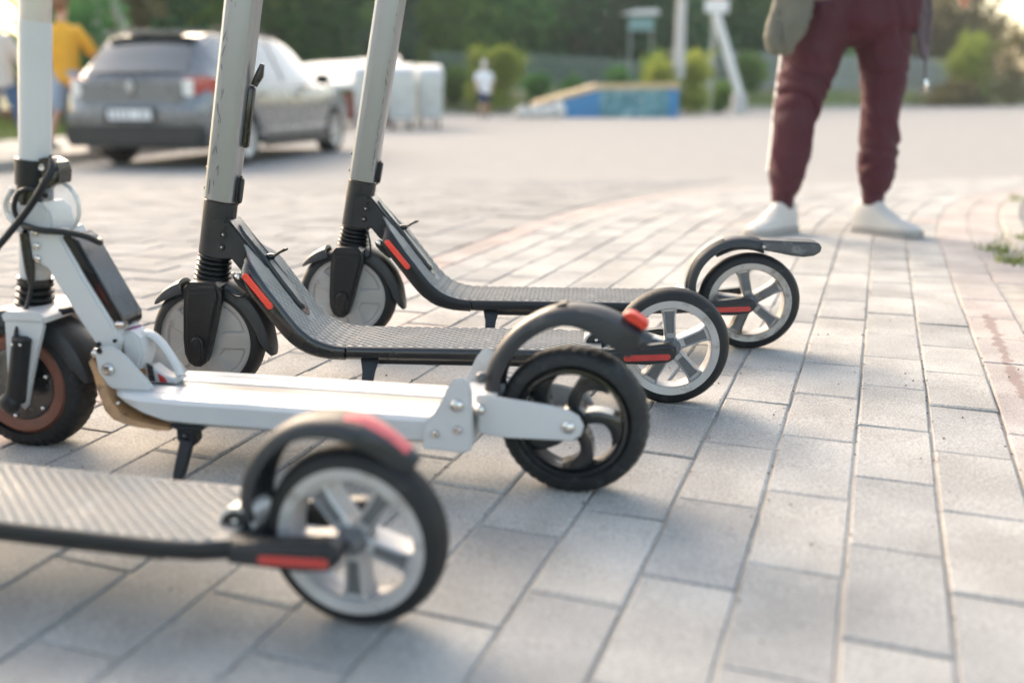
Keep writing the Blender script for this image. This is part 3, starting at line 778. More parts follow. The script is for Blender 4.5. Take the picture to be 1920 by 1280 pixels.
# ------------------------------------------------------------------ the white scooter
def white_scooter():
    th = R(12); g = at(1078, 914); d = Vector((math.cos(th), -math.sin(th), 0))
    A = empty('electric_scooter', g-d*.72, -th, label='white electric scooter with a torn brown tape patch under the front of its deck', cat='electric scooter', group='scooters parked in a row on the pavement')
    fx, fz = -.062, .098
    # front motor wheel: hub with rusty rim
    hub = M().lathe([(.001, -.030), (.018, -.030), (.022, -.027), (.045, -.0265), (.052, -.024), (.052, .024), (.045, .0265), (.001, .030)], (fx, 0, fz), n=56).build('front_wheel', m_gloss, A)
    M().lathe([(.0515, -.0225), (.056, -.0255), (.068, -.0255), (.073, -.021), (.073, .021), (.068, .0255), (.056, .0255), (.0515, .0225)], (fx, 0, fz), n=80, closed=True).build('rim', m_rust, hub)
    tyre('tyre', (fx, 0, fz), .0975, .056, .0725, m_tyre, hub, tread=.0022, n=180)
    for k in range(6):
        a = k*math.pi/3+.3; M().sphere((fx+.047*math.cos(a), -.0272, fz+.047*math.sin(a)), .0032, 6).build('rim_bolt', m_steel, hub)
    M().loft(fender_arc(fx, fz, [(172, .106, .020, .006), (160, .108, .028, .020), (120, .108, .030, .024), (60, .108, .030, .024), (20, .109, .030, .02), (4, .109, .024, .008)], 36)).build('front_fender', m_fend, A)
    # fork
    def leg(o, y0, y1, nm, m_, bev=.003): return M().prism(o, y0, y1, bev, 2).build(nm, m_, A)
    for sg in (-1, 1):
        a_, b_ = (-.058, -.052) if sg < 0 else (.052, .058)
        leg([(-.048, .199), (.012, .199), (.014, .192), (-.004, .145), (-.026, .080), (-.034, .072), (-.052, .088), (-.056, .098), (-.052, .150)], a_, b_, 'fork_plate', m_wht)
        P0 = Vector((-.018, sg*.064, .176)); P1 = Vector((-.040, sg*.064, .088))
        M().tube([P0+Vector((0, 0, .002)), P0, P0.lerp(P1, .5), P1], [.006, .0125, .0125, .0135], 16).build('shock_absorber', m_blk, A)
        M().sphere((-.044, sg*.070, .086), .0150, 8, (1, .75, 1)).build('axle_cap', m_blk, A)
        for x in (-.024, -.012): M().sphere((x, sg*.0765, .170), .0022, 5).build('cap_screw', m_steel, A)
    leg([(-.050, .196), (.013, .196), (.015, .204), (.004, .210), (-.044, .210), (-.052, .204)], -.0585, .0585, 'fork_crown', m_wht)
    M().tube([(.010, -.02, .2035), (.022, -.012, .206), (.030, 0, .204), (.020, .015, .200)], .005, 8).build('fender_bracket', m_blk, A)
    # steering column
    def sp(z, off=0.): return Vector((-.036+.130*(z-.25)+off, 0, z))
    def tubez(z0, z1, r_, nm, m_, n=36): return M().tube([sp(z0), sp((z0+z1)/2), sp(z1)], r_, n).build(nm, m_, A, ang=30)
    prof = [(.001, 0)]
    for i in range(5):
        r0 = .0275-.001*i; z = i*.0094; prof += [(r0-.0045, z), (r0, z+.0028), (r0, z+.0062), (r0-.0045, z+.009)]
    prof.append((.001, .047))
    rm = Vector((.13, 0, 1)).normalized().to_track_quat('Z', 'Y').to_matrix()
    b0 = sp(.2065)+Vector((-.002, 0, -.016))
    M().lathe(prof, sp(.196), 'z', 44, rm).build('suspension_bellows', m_blk, A, ang=30)
    tubez(.240, .247, .0232, 'upper_ring', m_gloss)
    tubez(.247, .345, .0205, 'lower_tube', m_wht)
    tubez(.375, .583, .0207, 'stem', m_wht)
    tubez(.5831, .96, .0203, 'telescopic_tube', mat('aluminium_tube', (.50, .47, .44), .35, metal=.5, var=.05))
    q = sp(.97)
    M().tube([(q.x, -.22, q.z), (q.x, 0, q.z), (q.x, .22, q.z)], .014, 12).build('handlebar', m_blk, A)
    # clamp with bolts and folding lever
    cl = tubez(.3735, .4075, .0252, 'stem_clamp', m_blk)
    M().prism([(.004, .409), (.016, .4115), (.030, .405), (.033, .392), (.030, .378), (.020, .374), (.006, .374)], -.022, .010, .003, 2).build('clamp_lug', m_gloss, A)
    for x, z in ((.0115, .3985), (.0110, .3815)):
        M().lathe([(.0002, -.001), (.0022, -.001), (.0022, -.0035), (.0036, -.0040), (.0044, -.0030), (.0044, .004)], (x, -.0225, z), n=20).build('clamp_bolt', m_steel, A)
    M().tube(cr([(.016, -.01, .412), (.022, -.014, .404), (.030, -.018, .395), (.027, -.02, .384)], 4), .0035, 8).build('clamp_lever', m_gloss, A)
    tubez(.345, .3734, .0232, 'headset', m_gloss)
    # white head block with clear round lamp cover
    M().prism([(-.045, .352), (.004, .352), (.016, .340), (.018, .322), (.012, .312), (-.048, .312)], -.026, .026, .004, 2).build('head_block', m_wht, A)
    M().sphere((.018, -.002, .345), .029, 12, (.85, .8, 1.05)).build('lamp_cover', m_clear, A)
    M().tube([Vector((.018+.027*math.cos(a), -.003, .345+.033*math.sin(a))) for a in [R(-80+10*k) for k in range(17)]], .0028, 8).build('lamp_rim', m_wear, A)
    M().tube(cr([(-.040, -.02, .370), (-.052, -.02, .352), (-.050, -.02, .332), (-.038, -.02, .322)], 5), .0042, 8).build('clamp_ring', m_wear, A)
    # down tube and its black box
    dt = [(-.028, .318), (.028, .318), (.062, .250), (.098, .190), (.104, .168), (.092, .142), (.076, .150), (.045, .196), (.006, .264), (-.008, .272), (-.028, .276)]
    M().prism(dt, -.030, .030, .004, 3).build('down_tube', m_wht, A)
    for (x, z), m_ in zip(((-.0045, .3125), (-.005, .2955), (-.0055, .278)), (m_steel,)*3):
        M().sphere((x, -.0315, z), .0052, 8, (1, .6, 1)).build('tube_bolt', m_, A)
    bb = [(.0285, .309), (.040, .311), (.051, .303), (.079, .251), (.1065, .201), (.106, .190), (.101, .185), (.0975, .190), (.0625, .251)]
    M().prism(bb, -.0265, .0265, .002, 2).build('controller_box', m_gloss, A)
    M().prism([(.045, .308), (.0525, .3035), (.1080, .2015), (.1065, .1965)], -.0225, .0225, .001, 1).build('box_lid', m_lens, A)
    M().tube([(.100, -.024, .191), (.112, -.024, .191)], .0062, 12).build('box_latch', m_steel, A)
    # power cable looped round the head
    M().tube(cr([(-.075, -.075, .260), (-.05, -.066, .286), (-.024, -.052, .318), (.004, -.046, .350), (.026, -.042, .380), (.033, -.034, .397), (.024, -.018, .408), (.012, .01, .402)], 6), .0048, 10).build('power_cable', m_blk, A)
    M().tube(cr([(-.026, -.030, .322), (-.030, -.034, .345), (-.020, -.034, .366), (.000, -.032, .370), (.016, -.026, .360)], 6), .0034, 8).build('loop_cable', m_blk, A)
    M().tube(cr([(-.022, -.030, .322), (.010, -.040, .318), (.044, -.038, .316), (.070, -.030, .310), (.076, -.012, .300), (.066, .004, .300)], 6), .0044, 10).build('strap_cable', m_blk, A)
    M().tube(cr([(-.021, -.028, .322), (-.022, -.030, .300), (-.021, -.030, .262), (-.019, -.031, .245), (-.026, -.036, .215), (-.029, -.058, .186), (-.026, -.066, .172)], 6), .0030, 8).build('brake_cable', m_blk, A)
    M().tube([(-.0225, -.029, .314), (-.0215, -.030, .312), (-.020, -.030, .262), (-.0195, -.031, .244)], [.0035, .0072, .0070, .0045], 12).build('cable_sleeve', m_gloss, A)
    # hinge cheeks, latch parts
    for sg in (-1, 1):
        a_, b_ = (-.0455, -.0395) if sg < 0 else (.0395, .0455)
        leg([(.075, .158), (.086, .166), (.102, .166), (.118, .156), (.150, .122), (.158, .111), (.152, .1065), (.098, .1065), (.086, .111), (.077, .130)], a_, b_, 'hinge_cheek', m_wht, .0025)
        M().lathe([(.0002, -.0065), (.006, -.006), (.0085, -.003), (.0092, .0005), (.0092, .002)], (.0945, sg*.0462, .1345), n=24).build('hinge_bolt', m_steel, A)
    M().sphere((.0705, -.034, .152), .0078, 8).build('pivot_nut', m_steel, A)
    for x, z, r_ in ((.083, .168, .0035), (.0835, .159, .0042), (.0975, .170, .0028)):
        M().lathe([(.0002, 0), (r_, 0), (r_, .003)], (x, -.0465 if x < .09 else -.0315, z), n=14).build('grease_hole', m_gloss, A)
    M().prism([(.097, .178), (.112, .182), (.126, .172), (.130, .150), (.122, .128), (.104, .128), (.100, .150)], -.018, .018, .004, 2).build('latch_block', m_wht, A)
    M().prism([(.098, .180), (.112, .184), (.114, .178), (.100, .174)], -.010, .012, .001, 1).build('latch_button', m_purple, A)
    M().tube(cr([(.112, 0, .170), (.128, .006, .172), (.144, .008, .158), (.160, .008, .134), (.168, .008, .116)], 5), .0060, 10, 1.5).build('folding_lever', m_wht, A)
    M().prism([(.122, .106), (.166, .106), (.168, .114), (.150, .118), (.132, .130), (.122, .128)], -.004, .018, .002, 1).build('latch_base', m_wht, A)
    M().prism([(.128, .109), (.136, .109), (.134, .130), (.126, .134)], -.0065, -.0038).build('latch_shadow_plate', m_gloss, A)
    M().prism([(.144, .1085), (.154, .1085), (.150, .116), (.142, .120)], -.0065, -.0038).build('red_tab', m_redd, A)
    # deck: chamfered white profile with a metal groove down the middle
    def ring(x, top, bot, hw):
        return [(x, -hw, top-.006), (x, -hw+.005, top-.0008), (x, -hw+.012, top), (x, -.0145, top), (x, -.0142, top-.0022), (x, .0142, top-.0022), (x, .0145, top), (x, hw-.012, top), (x, hw-.005, top-.0008), (x, hw, top-.006),
                (x, hw-.002, bot+.008), (x, hw-.014, bot), (x, -hw+.014, bot), (x, -hw+.002, bot+.008)]
    rs = [ring(*q) for q in ((.098, .1055, .0985, .040), (.108, .1062, .093, .052), (.125, .1064, .086, .062), (.15, .1064, .078, .069), (.185, .1064, .0700, .072), (.22, .1064, .0685, .0725), (.40, .1064, .0685, .0725), (.54, .1064, .0685, .0725), (.56, .1064, .0685, .072))]
    M().loft(rs).build('deck', m_wht, A, ang=30)
    M().box((.345, 0, .1044), (.42, .0275, .0012)).build('deck_groove', m_groove, A)
    for y in (-.045, .045):
        M().box((.345, y, .1066), (.40, .0016, .0009)).build('deck_rib', m_wht, A)
    # front tape patch
    rr = []
    for i, (x, z, n_) in enumerate(((.060, .140, .010), (.070, .128, .013), (.078, .112, .014), (.086, .098, .014), (.096, .086, .014), (.110, .076, .013), (.130, .068, .010), (.150, .0645, .008), (.172, .0635, .006), (.190, .0645, .003))):
        hw = .036+.03*min(1, i/5); j = .003*noise.noise(Vector((i*1.7, 0, 0)))
        rr.append([(x+n_*.55+j, -hw, z+n_*.5), (x, -hw-.003, z+j), (x-n_*.35, -hw+.004, z-n_*.45), (x-n_*.4, 0, z-n_*.5-j), (x-n_*.35, hw-.004, z-n_*.45), (x, hw+.003, z), (x+n_*.55, hw, z+n_*.5)])
    tp = M().loft(rr)
    tp.v = [(v[0]+.0018*noise.noise(Vector(v)*160), v[1]+.002*noise.noise(Vector(v)*140), v[2]+.0025*noise.noise(Vector(v)*150+Vector((5, 5, 5)))) for v in tp.v]
    tp.build('tape_patch', m_tape, A, ang=20)
    for x, z in ((.113, .092),): M().sphere((x, -.0585, z), .003, 6).build('nose_screw', m_steel, A)
    # kickstand
    M().prism([(.190, .070), (.236, .070), (.238, .066), (.232, .0625), (.228, .064), (.228, .050), (.222, .042), (.206, .042), (.200, .050), (.200, .064), (.192, .0665)], -.068, -.050, .002, 1).build('stand_bracket', m_blk, A)
    K = M().prism([(.205, .052), (.223, .052), (.2185, .012), (.214, 0), (.204, 0), (.203, .012)], -.006, .006, .002, 1)
    K.v = [(v[0], v[1]-.064-(.052-v[2])*.5, v[2]) for v in K.v]; K.build('kickstand', m_blk, A)
    M().sphere((.2135, -.0690, .0565), .004, 6).build('stand_bolt', m_gloss, A)
    # rear cheeks, arms, wheel
    for sg in (-1, 1):
        a_, b_ = (-.0755, -.0695) if sg < 0 else (.0695, .0755)
        leg([(.540, .066), (.590, .064), (.6015, .068), (.6035, .080), (.6035, .142), (.600, .155), (.591, .161), (.581, .158), (.572, .146), (.564, .128), (.5545, .112), (.547, .106), (.540, .098)], a_, b_, 'rear_cheek', m_wht, .0025)
        for x, z, r_ in ((.5845, .1255, .0088), (.5855, .0945, .0060), (.5575, .0870, .0055)):
            M().lathe([(.0002, -.005), (r_*.6, -.0045), (r_*.9, -.002), (r_, .0005), (r_, .002)], (x, sg*.0762, z), n=20).build('cheek_bolt', m_steel, A)
        a2, b2 = (-.049, -.0435) if sg < 0 else (.0435, .049)
        leg([(.604, .132), (.620, .1315), (.690, .1245), (.717, .1195), (.730, .1130), (.7365, .1005), (.733, .088), (.722, .0805), (.640, .0785), (.616, .0805), (.604, .084)], a2, b2, 'rear_arm', m_wht, .002)
        M().lathe([(.0002, -.0055), (.005, -.005), (.0082, -.002), (.0086, .0005), (.0086, .002)], (.7175, sg*.0495, .0985), n=20).build('axle_bolt', m_steel, A)
    M().sphere((.6075, -.052, .1145), .0075, 8).build('arm_bolt', m_steel, A)
    M().box((.582, 0, .092), (.030, .134, .045)).build('tail_block', m_wht, A)
    M().box((.612, 0, .106), (.024, .080, .045)).build('arm_bridge', m_wht, A)
    cx, cz = .7175, .0935
    hub = M().lathe([(.001, -.034), (.014, -.034), (.020, -.026), (.020, .026), (.014, .034), (.001, .034)], (cx, 0, cz), n=40).build('rear_wheel', m_gloss, A)
    tyre('tyre', (cx, 0, cz), .0960, .048, .070, mat('knobbly_rubber', (.013, .0145, .016), .6, spec=.35, var=.3, vscale=60, bump=1.2, bscale=120, dirt=(.038, .044, .046), dscale=40, dthr=.55), hub, tread=.0012, n=180)
    M().lathe([(.0695, -.018), (.070, -.022), (.0655, -.0225), (.063, -.019), (.0625, 0), (.063, .019), (.0655, .0225), (.070, .022), (.0695, .018)], (cx, 0, cz), n=80, closed=True).build('rim', m_gloss, hub)
    M().lathe([(.0622, -.017), (.0626, 0), (.0622, .017)], (cx, 0, cz), n=80).build('rim_well', m_blk, hub)
    for k in range(5):
        a0 = 2*math.pi*k/5+R(17); rows = []
        for i in range(10):
            t = i/9; r_ = .012+t*.053; a = a0-.60*t**2.3; hw = .0078+.0075*max(0, t-.55)**1.2*3
            c_ = Vector((cx+r_*math.cos(a), 0, cz+r_*math.sin(a))); tb = a-.55*t; tt = Vector((-math.sin(tb), 0, math.cos(tb)))
            rows.append([c_-tt*hw+Vector((0, -.012, 0)), c_-tt*hw*.5+Vector((0, -.014, 0)), c_+tt*hw*.5+Vector((0, -.014, 0)), c_+tt*hw+Vector((0, -.012, 0)), c_+tt*hw+Vector((0, .012, 0)), c_-tt*hw+Vector((0, .012, 0))])
        M().loft(rows).build('spoke', m_gloss, hub, ang=50)
    # rear fender
    path = cr([(.605, 0, .118), (.608, 0, .150), (.622, 0, .182), (.648, 0, .212), (.680, 0, .232), (.712, 0, .2395), (.745, 0, .2370), (.775, 0, .2255), (.800, 0, .2105), (.812, 0, .2025)], 5)
    rings = []
    for i, p in enumerate(path):
        t = (path[min(i+1, len(path)-1)]-path[max(i-1, 0)]).normalized(); n = Vector((-t.z, 0, t.x)); f = i/(len(path)-1)
        hw = .022+.006*f if f < .8 else .0268*(1-(f-.8)/.2*.45); dp = .020+.012*smst((f-.5)/.3) if f < .93 else .016; r0 = []
        for y, q in ((-hw, -dp), (-hw*1.02, -dp*.5), (-hw*.9, -.003), (-hw*.55, .002), (0, .0035), (hw*.55, .002), (hw*.9, -.003), (hw*1.02, -dp*.5), (hw, -dp), (hw-.003, -dp), (hw*.85, -.008), (0, -.002), (-hw*.85, -.008), (-hw+.003, -dp)):
            r0.append(p+n*q+Vector((0, y, 0)))
        rings.append(r0)
    rf = M().loft(rings).build('rear_fender', m_fend, A)
    M().prism([(.777, .2325), (.784, .2360), (.791, .2340), (.806, .2240), (.807, .2180), (.801, .2155), (.782, .2265)], -.014, .014, .002, 2).build('tail_light', mat('tail_light_red', (.55, .035, .02), .35), rf)
    M().prism([(.694, .2400), (.700, .2430), (.706, .2445), (.708, .2415), (.700, .2390)], -.013, .013, .001, 1).build('fender_clip', m_blk, rf)
    M().sphere((.6035, -.028, .148), .0075, 8).build('fender_bolt', m_lens, A)
    return A
white_scooter()

# ------------------------------------------------------------------ parked estate car
def car():
    A = empty('parked_car', (-3.93, 12.0-.02, G(12)), -R(12), label='grey estate car parked along the sidewalk kerb seen from behind', cat='car')
    m_body = mat('car_paint_grey', (.155, .165, .18), .28, metal=.35, coat=.8, var=.02, vscale=5)
    m_glass = mat('car_glass', (.07, .08, .085), .05, metal=.3, spec=1.0, coat=1.0, var=.02)
    m_trim = mat('car_trim_black', (.02, .021, .023), .5, var=.1)
    m_alloy = mat('car_alloy', (.45, .46, .47), .35, metal=.6, var=.1)
    # station: u (metres forward of the rear bumper), bottom, belt z, top z, half width, top half width
    ST = [(0.00, .36, .62, .66, .60, .52), (.04, .28, .66, .74, .74, .62), (.10, .24, .78, .96, .83, .66), (.16, .22, .88, 1.02, .865, .66), (.28, .22, .93, 1.14, .885, .62), (.42, .22, .94, 1.30, .895, .585), (.56, .22, .945, 1.42, .90, .565),
          (.80, .22, .945, 1.465, .905, .57), (1.3, .22, .935, 1.49, .91, .585), (1.9, .22, .925, 1.50, .91, .59), (2.5, .22, .91, 1.49, .91, .58), (2.85, .22, .905, 1.43, .91, .57), (3.15, .22, .90, 1.27, .905, .585), (3.45, .22, .895, 1.07, .90, .62),
          (3.62, .22, .885, .985, .895, .64), (3.95, .24, .84, .915, .87, .62), (4.25, .25, .76, .82, .82, .60), (4.45, .28, .64, .70, .72, .52), (4.54, .36, .56, .60, .50, .40)]
    U0 = -.93    # rear axle at u=.93 -> y=0
    arches = [(.93, .335), (3.63, .335)]
    cols = [s[0] for s in ST]
    def st(u): return [lerp_tab([(s[0], s[i]) for s in ST], u) for i in range(1, 6)]
    def prof(u):
        zb, ze, zt, hw, tw = st(u)
        return [(0, zb), (hw*.80, zb), (hw*.95, zb+.05), (hw*.985, zb+(ze-zb)*.35), (hw, zb+(ze-zb)*.62), (hw*.985, zb+(ze-zb)*.86), (hw*.955, ze), (hw*.93, ze+.012 if zt > ze+.05 else ze+.004),
                (tw+(hw*.93-tw)*.5, ze+(zt-ze)*.50), (tw+.02, ze+(zt-ze)*.88), (tw-.05, ze+(zt-ze)*.985), (tw*.5, zt+.006), (0, zt+.012)]
    us = sorted(set(cols+[.01, .07, .13, .2, .35, .49, .65]+[1.05+.25*i for i in range(8)]+[3.3, 3.55, 3.8, 4.1, 4.35]+[.93+.335*math.cos(R(a)) for a in range(0, 181, 20)]+[3.63+.335*math.cos(R(a)) for a in range(0, 181, 20)]))
    us = [u for u in us if 0 <= u <= 4.54]
    rings = []
    for u in us:
        pr = prof(u); pr2 = []
        for i, (y, z) in enumerate(pr):
            for ua, ra in arches:   # lift the sill over the wheel arches
                if abs(u-ua) < ra and i in (1, 2, 3):
                    zz = .315+math.sqrt(ra*ra-(u-ua)**2)
                    z = max(z, zz) if i != 3 else max(z, zz+.012)
            pr2.append((y, z))
        rings.append([(y, u+U0, z) for y, z in pr2]+[(-y, u+U0, z) for y, z in pr2[-2:0:-1]])
    body = M().loft(rings).build('body', m_body, A, ang=32)
    def surf(u, k, side):    # k along the profile 7..10 (greenhouse)
        pr = prof(u); i = int(k); f = k-i; a = pr[i]; b = pr[min(i+1, 12)]
        return Vector(((a[0]+(b[0]-a[0])*f)*side, u+U0, a[1]+(b[1]-a[1])*f))
    def patch(nm, m_, us_, kf, side, off, par=A):
        V = []; F = []; nk = 7
        for u, (k0, k1) in zip(us_, kf):
            for j in range(nk):
                k = k0+(k1-k0)*j/(nk-1); p = surf(u, k, side); e = .01
                a = surf(u+e, k, side)-surf(u-e, k, side); b = surf(u, min(k+.1, 11.99), side)-surf(u, k-.1, side); n = a.cross(b)
                if n.length < 1e-9: n = Vector((side, 0, 0))
                n.normalize()
                if n.dot(Vector((side, 0, .6))) < 0: n = -n
                V.append(p+n*off)
        for i in range(len(us_)-1):
            for j in range(nk-1): a = i*nk+j; F.append((a, a+1, a+nk+1, a+nk))
        return M().add(V, F).build(nm, m_, par, ang=60)
    for side in (-1, 1):
        for nm, u0, u1 in (('rear_quarter_window', .52, 1.08), ('rear_door_window', 1.16, 2.02), ('front_door_window', 2.10, 3.12)):
            uu = [u0+(u1-u0)*i/8 for i in range(9)]
            kf = []
            for u in uu:
                lo, hi = 7.12, 9.1
                if u > 2.85: hi = 9.1-(u-2.85)*3.2
                if u < .75: lo = 7.12; hi = 9.1-(.75-u)*2.2
                kf.append((lo, max(hi, lo+.05)))
            patch(nm, m_glass, uu, kf, side, .004)
        for u, nm in ((1.12, 'rear_pillar'), (2.06, 'door_pillar')):
            patch(nm, m_trim, [u-.04, u+.04], [(7.1, 9.1)]*2, side, .005)
        for u in (1.62, 2.66): M().box((side*.912, u-.30+U0+.0, .80), (.035, .20, .032)).build('door_handle', m_body, A)
        M().sphere((side*.985, 2.98+U0, .99), .10, 8, (1.1, .55, .75)).build('wing_mirror', m_trim, A)
        M().box((side*.905, 2.28+U0, .245), (.03, 1.95, .12)).build('sill', m_trim, A)
        M().box((side*.922, 2.28+U0, .40), (.018, 1.9, .035)).build('door_moulding', m_alloy, A)
        M().tube([(side*.55, .75+U0, 1.475), (side*.56, .95+U0, 1.53), (side*.565, 2.1+U0, 1.54), (side*.555, 2.55+U0, 1.485)], .016, 8).build('roof_rail', m_trim, A)
        # tail lamp: wraps round the corner
        V = []; rr = []
        for (x, u, z0, z1) in ((.50, .075, .80, .93), (.62, .078, .76, .97), (.74, .10, .745, .985), (.82, .155, .76, .985), (.868, .26, .80, .97), (.888, .42, .86, .935), (.897, .52, .89, .91)):
            rr.append([(side*x, u+U0-.012, z0), (side*x, u+U0-.020, (z0+z1)/2), (side*x, u+U0-.012, z1), (side*(x-.03), u+U0+.05, z1), (side*(x-.03), u+U0+.05, z0)])
            rr[-1] = [(q[0]+side*.012*(u > .2), q[1], q[2]) for q in rr[-1]]
        tl = M().loft(rr).build('tail_light', mat('lamp_red', (.35, .03, .03), .2, coat=.8), A)
        M().prism([(.52, .815), (.64, .78), (.72, .775), (.73, .95), (.64, .95), (.53, .90)] if side > 0 else [(-.52, .815), (-.53, .90), (-.64, .95), (-.73, .95), (-.72, .775), (-.64, .78)], U0+.035, U0+.062, .004, 1).build('lamp_lens', mat('lamp_clear', (.75, .74, .72), .15, coat=.8), tl)
        M().box((side*.62, U0+.015, .40), (.20, .02, .07)).build('bumper_reflector', m_redd, A)
    # rear glass on the sloping tailgate
    V = []; F = []
    gl = [(.155, .60, 1.045), (.22, .60, 1.09), (.30, .585, 1.175), (.38, .565, 1.265), (.47, .545, 1.345), (.53, .53, 1.395)]
    for u, hw_, z in gl:
        zt = st(u)[2]
        for k in range(9): t = -1+k/4; V.append((t*hw_, u+U0-.014-.02*(1-t*t), zt+.012-.02*abs(t)**4+.008))
    for i in range(5):
        for k in range(8): a = i*9+k; F.append((a, a+1, a+10, a+9))
    M().add(V, F).build('rear_window', m_glass, A)
    M().prism([(-.55, 1.44), (.55, 1.44), (.56, 1.482), (-.56, 1.482)], U0+.42, U0+.66, .02, 2).build('roof_spoiler', m_body, A)
    # rear end skin
    M().prism([(-.80, .50), (.80, .50), (.80, .62), (-.80, .62)], U0-.035, U0+.2, .03, 3).build('bumper', m_body, A)
    M().prism([(-.78, .24), (.78, .24), (.82, .32), (.82, .47), (-.82, .47), (-.82, .32)], U0-.045, U0+.25, .03, 3).build('lower_bumper', m_trim, A)
    M().prism([(-.62, .6), (.62, .6), (.64, .95), (-.64, .95)], U0+.02, U0+.15, .03, 3).build('tailgate', m_body, A)
    pr_ = M().prism([(-.34, .50), (.34, .50), (.30, .665), (-.30, .665)], U0-.040, U0-.02, .01, 1).build('plate_recess', m_trim, A)
    pl = M().prism([(-.26, .53), (.26, .53), (.26, .64), (-.26, .64)], U0-.052, U0-.042, .002, 1).build('number_plate', mat('plate_white', (.75, .76, .77), .4), A)
    for i in range(7):
        if i != 4: M().box((-.20+i*.066, U0-.0535, .585), (.034, .002, .065)).build('plate_character', mat('plate_grey', (.30, .31, .33), .5), pl)
    # diamond badge
    M().prism([(0, .80), (.05, .88), (0, .96), (-.05, .88)], U0-.012, U0+.022, .006, 1).build('badge', m_alloy, A)
    M().box((0, U0+.03, 1.012), (.36, .04, .018)).build('rear_wiper', m_trim, A)
    M().tube([(0, 1.0+U0, 1.49), (0, .90+U0, 1.56)], .008, 6).build('aerial', m_trim, A)
    # wheels
    for sx_ in (-1, 1):
        for u in (.93, 3.63):
            c_ = (sx_*.785, u+U0, .315)
            wh = M().lathe([(.001, sx_*.075), (.03, sx_*.085), (.06, sx_*.075), (.20, sx_*.085), (.215, sx_*.095), (.222, sx_*.09), (.21, 0)], c_, 'x', 40).build('wheel', m_alloy, A)
            M().lathe([(.21, -.10), (.29, -.105), (.315, -.07), (.318, 0), (.315, .07), (.29, .105), (.21, .10), (.205, 0)], c_, 'x', 48, closed=True).build('tyre', m_tyre, wh)
            for k in range(9):
                a = 2*math.pi*k/9; M().box((c_[0]+sx_*.083, c_[1]+.13*math.cos(a), c_[2]+.13*math.sin(a)), (.006, .075, .018), Matrix.Rotation(a, 3, 'X')).build('wheel_slot', m_trim, wh)
    for u in (.93, 3.63):    # dark inner arches
        M().box((0, u+U0, .42), (1.50, .60, .30)).build('wheel_arch', m_trim, A)
    M().box((0, 2.2+U0, .24), (1.4, 4.0, .06)).build('underbody', m_trim, A)
    return A
car()

# ------------------------------------------------------------------ people
def hrings(M_, pts, n=20):
    """stack of horizontal ellipses (x, y, z, rx, ry) closed with domed ends, smoothed"""
    P = cr([(p[0], p[1], p[2]) for p in pts], 4); Q = cr([(p[3], p[4], 0) for p in pts], 4)
    rings = []
    a, qa = P[0], Q[0]; b, qb = P[-1], Q[-1]; sg = 1 if b.z > a.z else -1
    seq = [(a-Vector((0, 0, sg*min(qa.x, qa.y)*.5)), qa*.35), (a-Vector((0, 0, sg*min(qa.x, qa.y)*.3)), qa*.8)]+list(zip(P, Q))+[(b+Vector((0, 0, sg*min(qb.x, qb.y)*.3)), qb*.8), (b+Vector((0, 0, sg*min(qb.x, qb.y)*.5)), qb*.35)]
    for c_, q in seq: rings.append([(c_.x+abs(q.x)*math.cos(2*math.pi*k/n), c_.y+abs(q.y)*math.sin(2*math.pi*k/n), c_.z) for k in range(n)])
    return M_.loft(rings)
_pend = []
def remesh(Mx, name, m, parent, vox=.01, fold=0., fs=(14, 14, 30), smooth=2):
    """merge overlapping volumes into one continuous skin; done for all of them at once in finish()"""
    o = link(bpy.data.objects.new(name, Mx.mesh(name, m)), parent)
    r_ = o.modifiers.new('r', 'REMESH'); r_.mode = 'VOXEL'; r_.voxel_size = vox; r_.use_smooth_shade = True
    s_ = o.modifiers.new('s', 'SMOOTH'); s_.factor = .5; s_.iterations = smooth
    _pend.append((o, m, fold, fs)); return o
def finish():
    dg = bpy.context.evaluated_depsgraph_get(); dg.update(); res = []
    for o, m, fold, fs in _pend: res.append(bpy.data.meshes.new_from_object(o.evaluated_get(dg)))
    for (o, m, fold, fs), nm in zip(_pend, res):
        nm.materials.clear(); nm.materials.append(m)
        if fold:
            for v in nm.vertices:
                p = Vector((v.co.x*fs[0], v.co.y*fs[1], v.co.z*fs[2]+v.co.x*fs[2]*.7+2.5*noise.noise(v.co*4))); q = noise.noise(p)+.5*noise.noise(p*2.1+Vector((3, 1, 7)))
                v.co += v.normal*(fold*(1-2*abs(q))*.8)
        nm.shade_smooth(); nm.update(); o.modifiers.clear(); old = o.data; o.data = nm; nm.name = o.name; bpy.data.meshes.remove(old)
m_skin = mat('skin', (.52, .30, .21), .5, var=.06, vscale=20, sub=.1)
def hand(Mx, wr, dr, side=1):
    """palm, four curled fingers and a thumb hanging from the wrist wr in direction dr"""
    dr = Vector(dr).normalized(); wr = Vector(wr); lat = Vector((0, -1, 0)); lat = (lat-dr*lat.dot(dr)).normalized(); nrm = dr.cross(lat)*side
    Mx.tube([wr-dr*.02, wr+dr*.03, wr+dr*.07, wr+dr*.085], [.022, .033, .034, .026], 12, .5)
    for k, (o_, L) in enumerate(((-.027, .062), (-.009, .074), (.009, .070), (.027, .054))):
        b = wr+dr*.080+lat*o_; Mx.tube([b-dr*.01, b+dr*L*.45, b+dr*L*.8+nrm*.012, b+dr*L*.95+nrm*.026], [.0095, .009, .0085, .007], 8)
    b = wr+dr*.03-lat*.030; Mx.tube([b, b+dr*.03-lat*.018+nrm*.006, b+dr*.058-lat*.020+nrm*.014], [.012, .010, .008], 8)
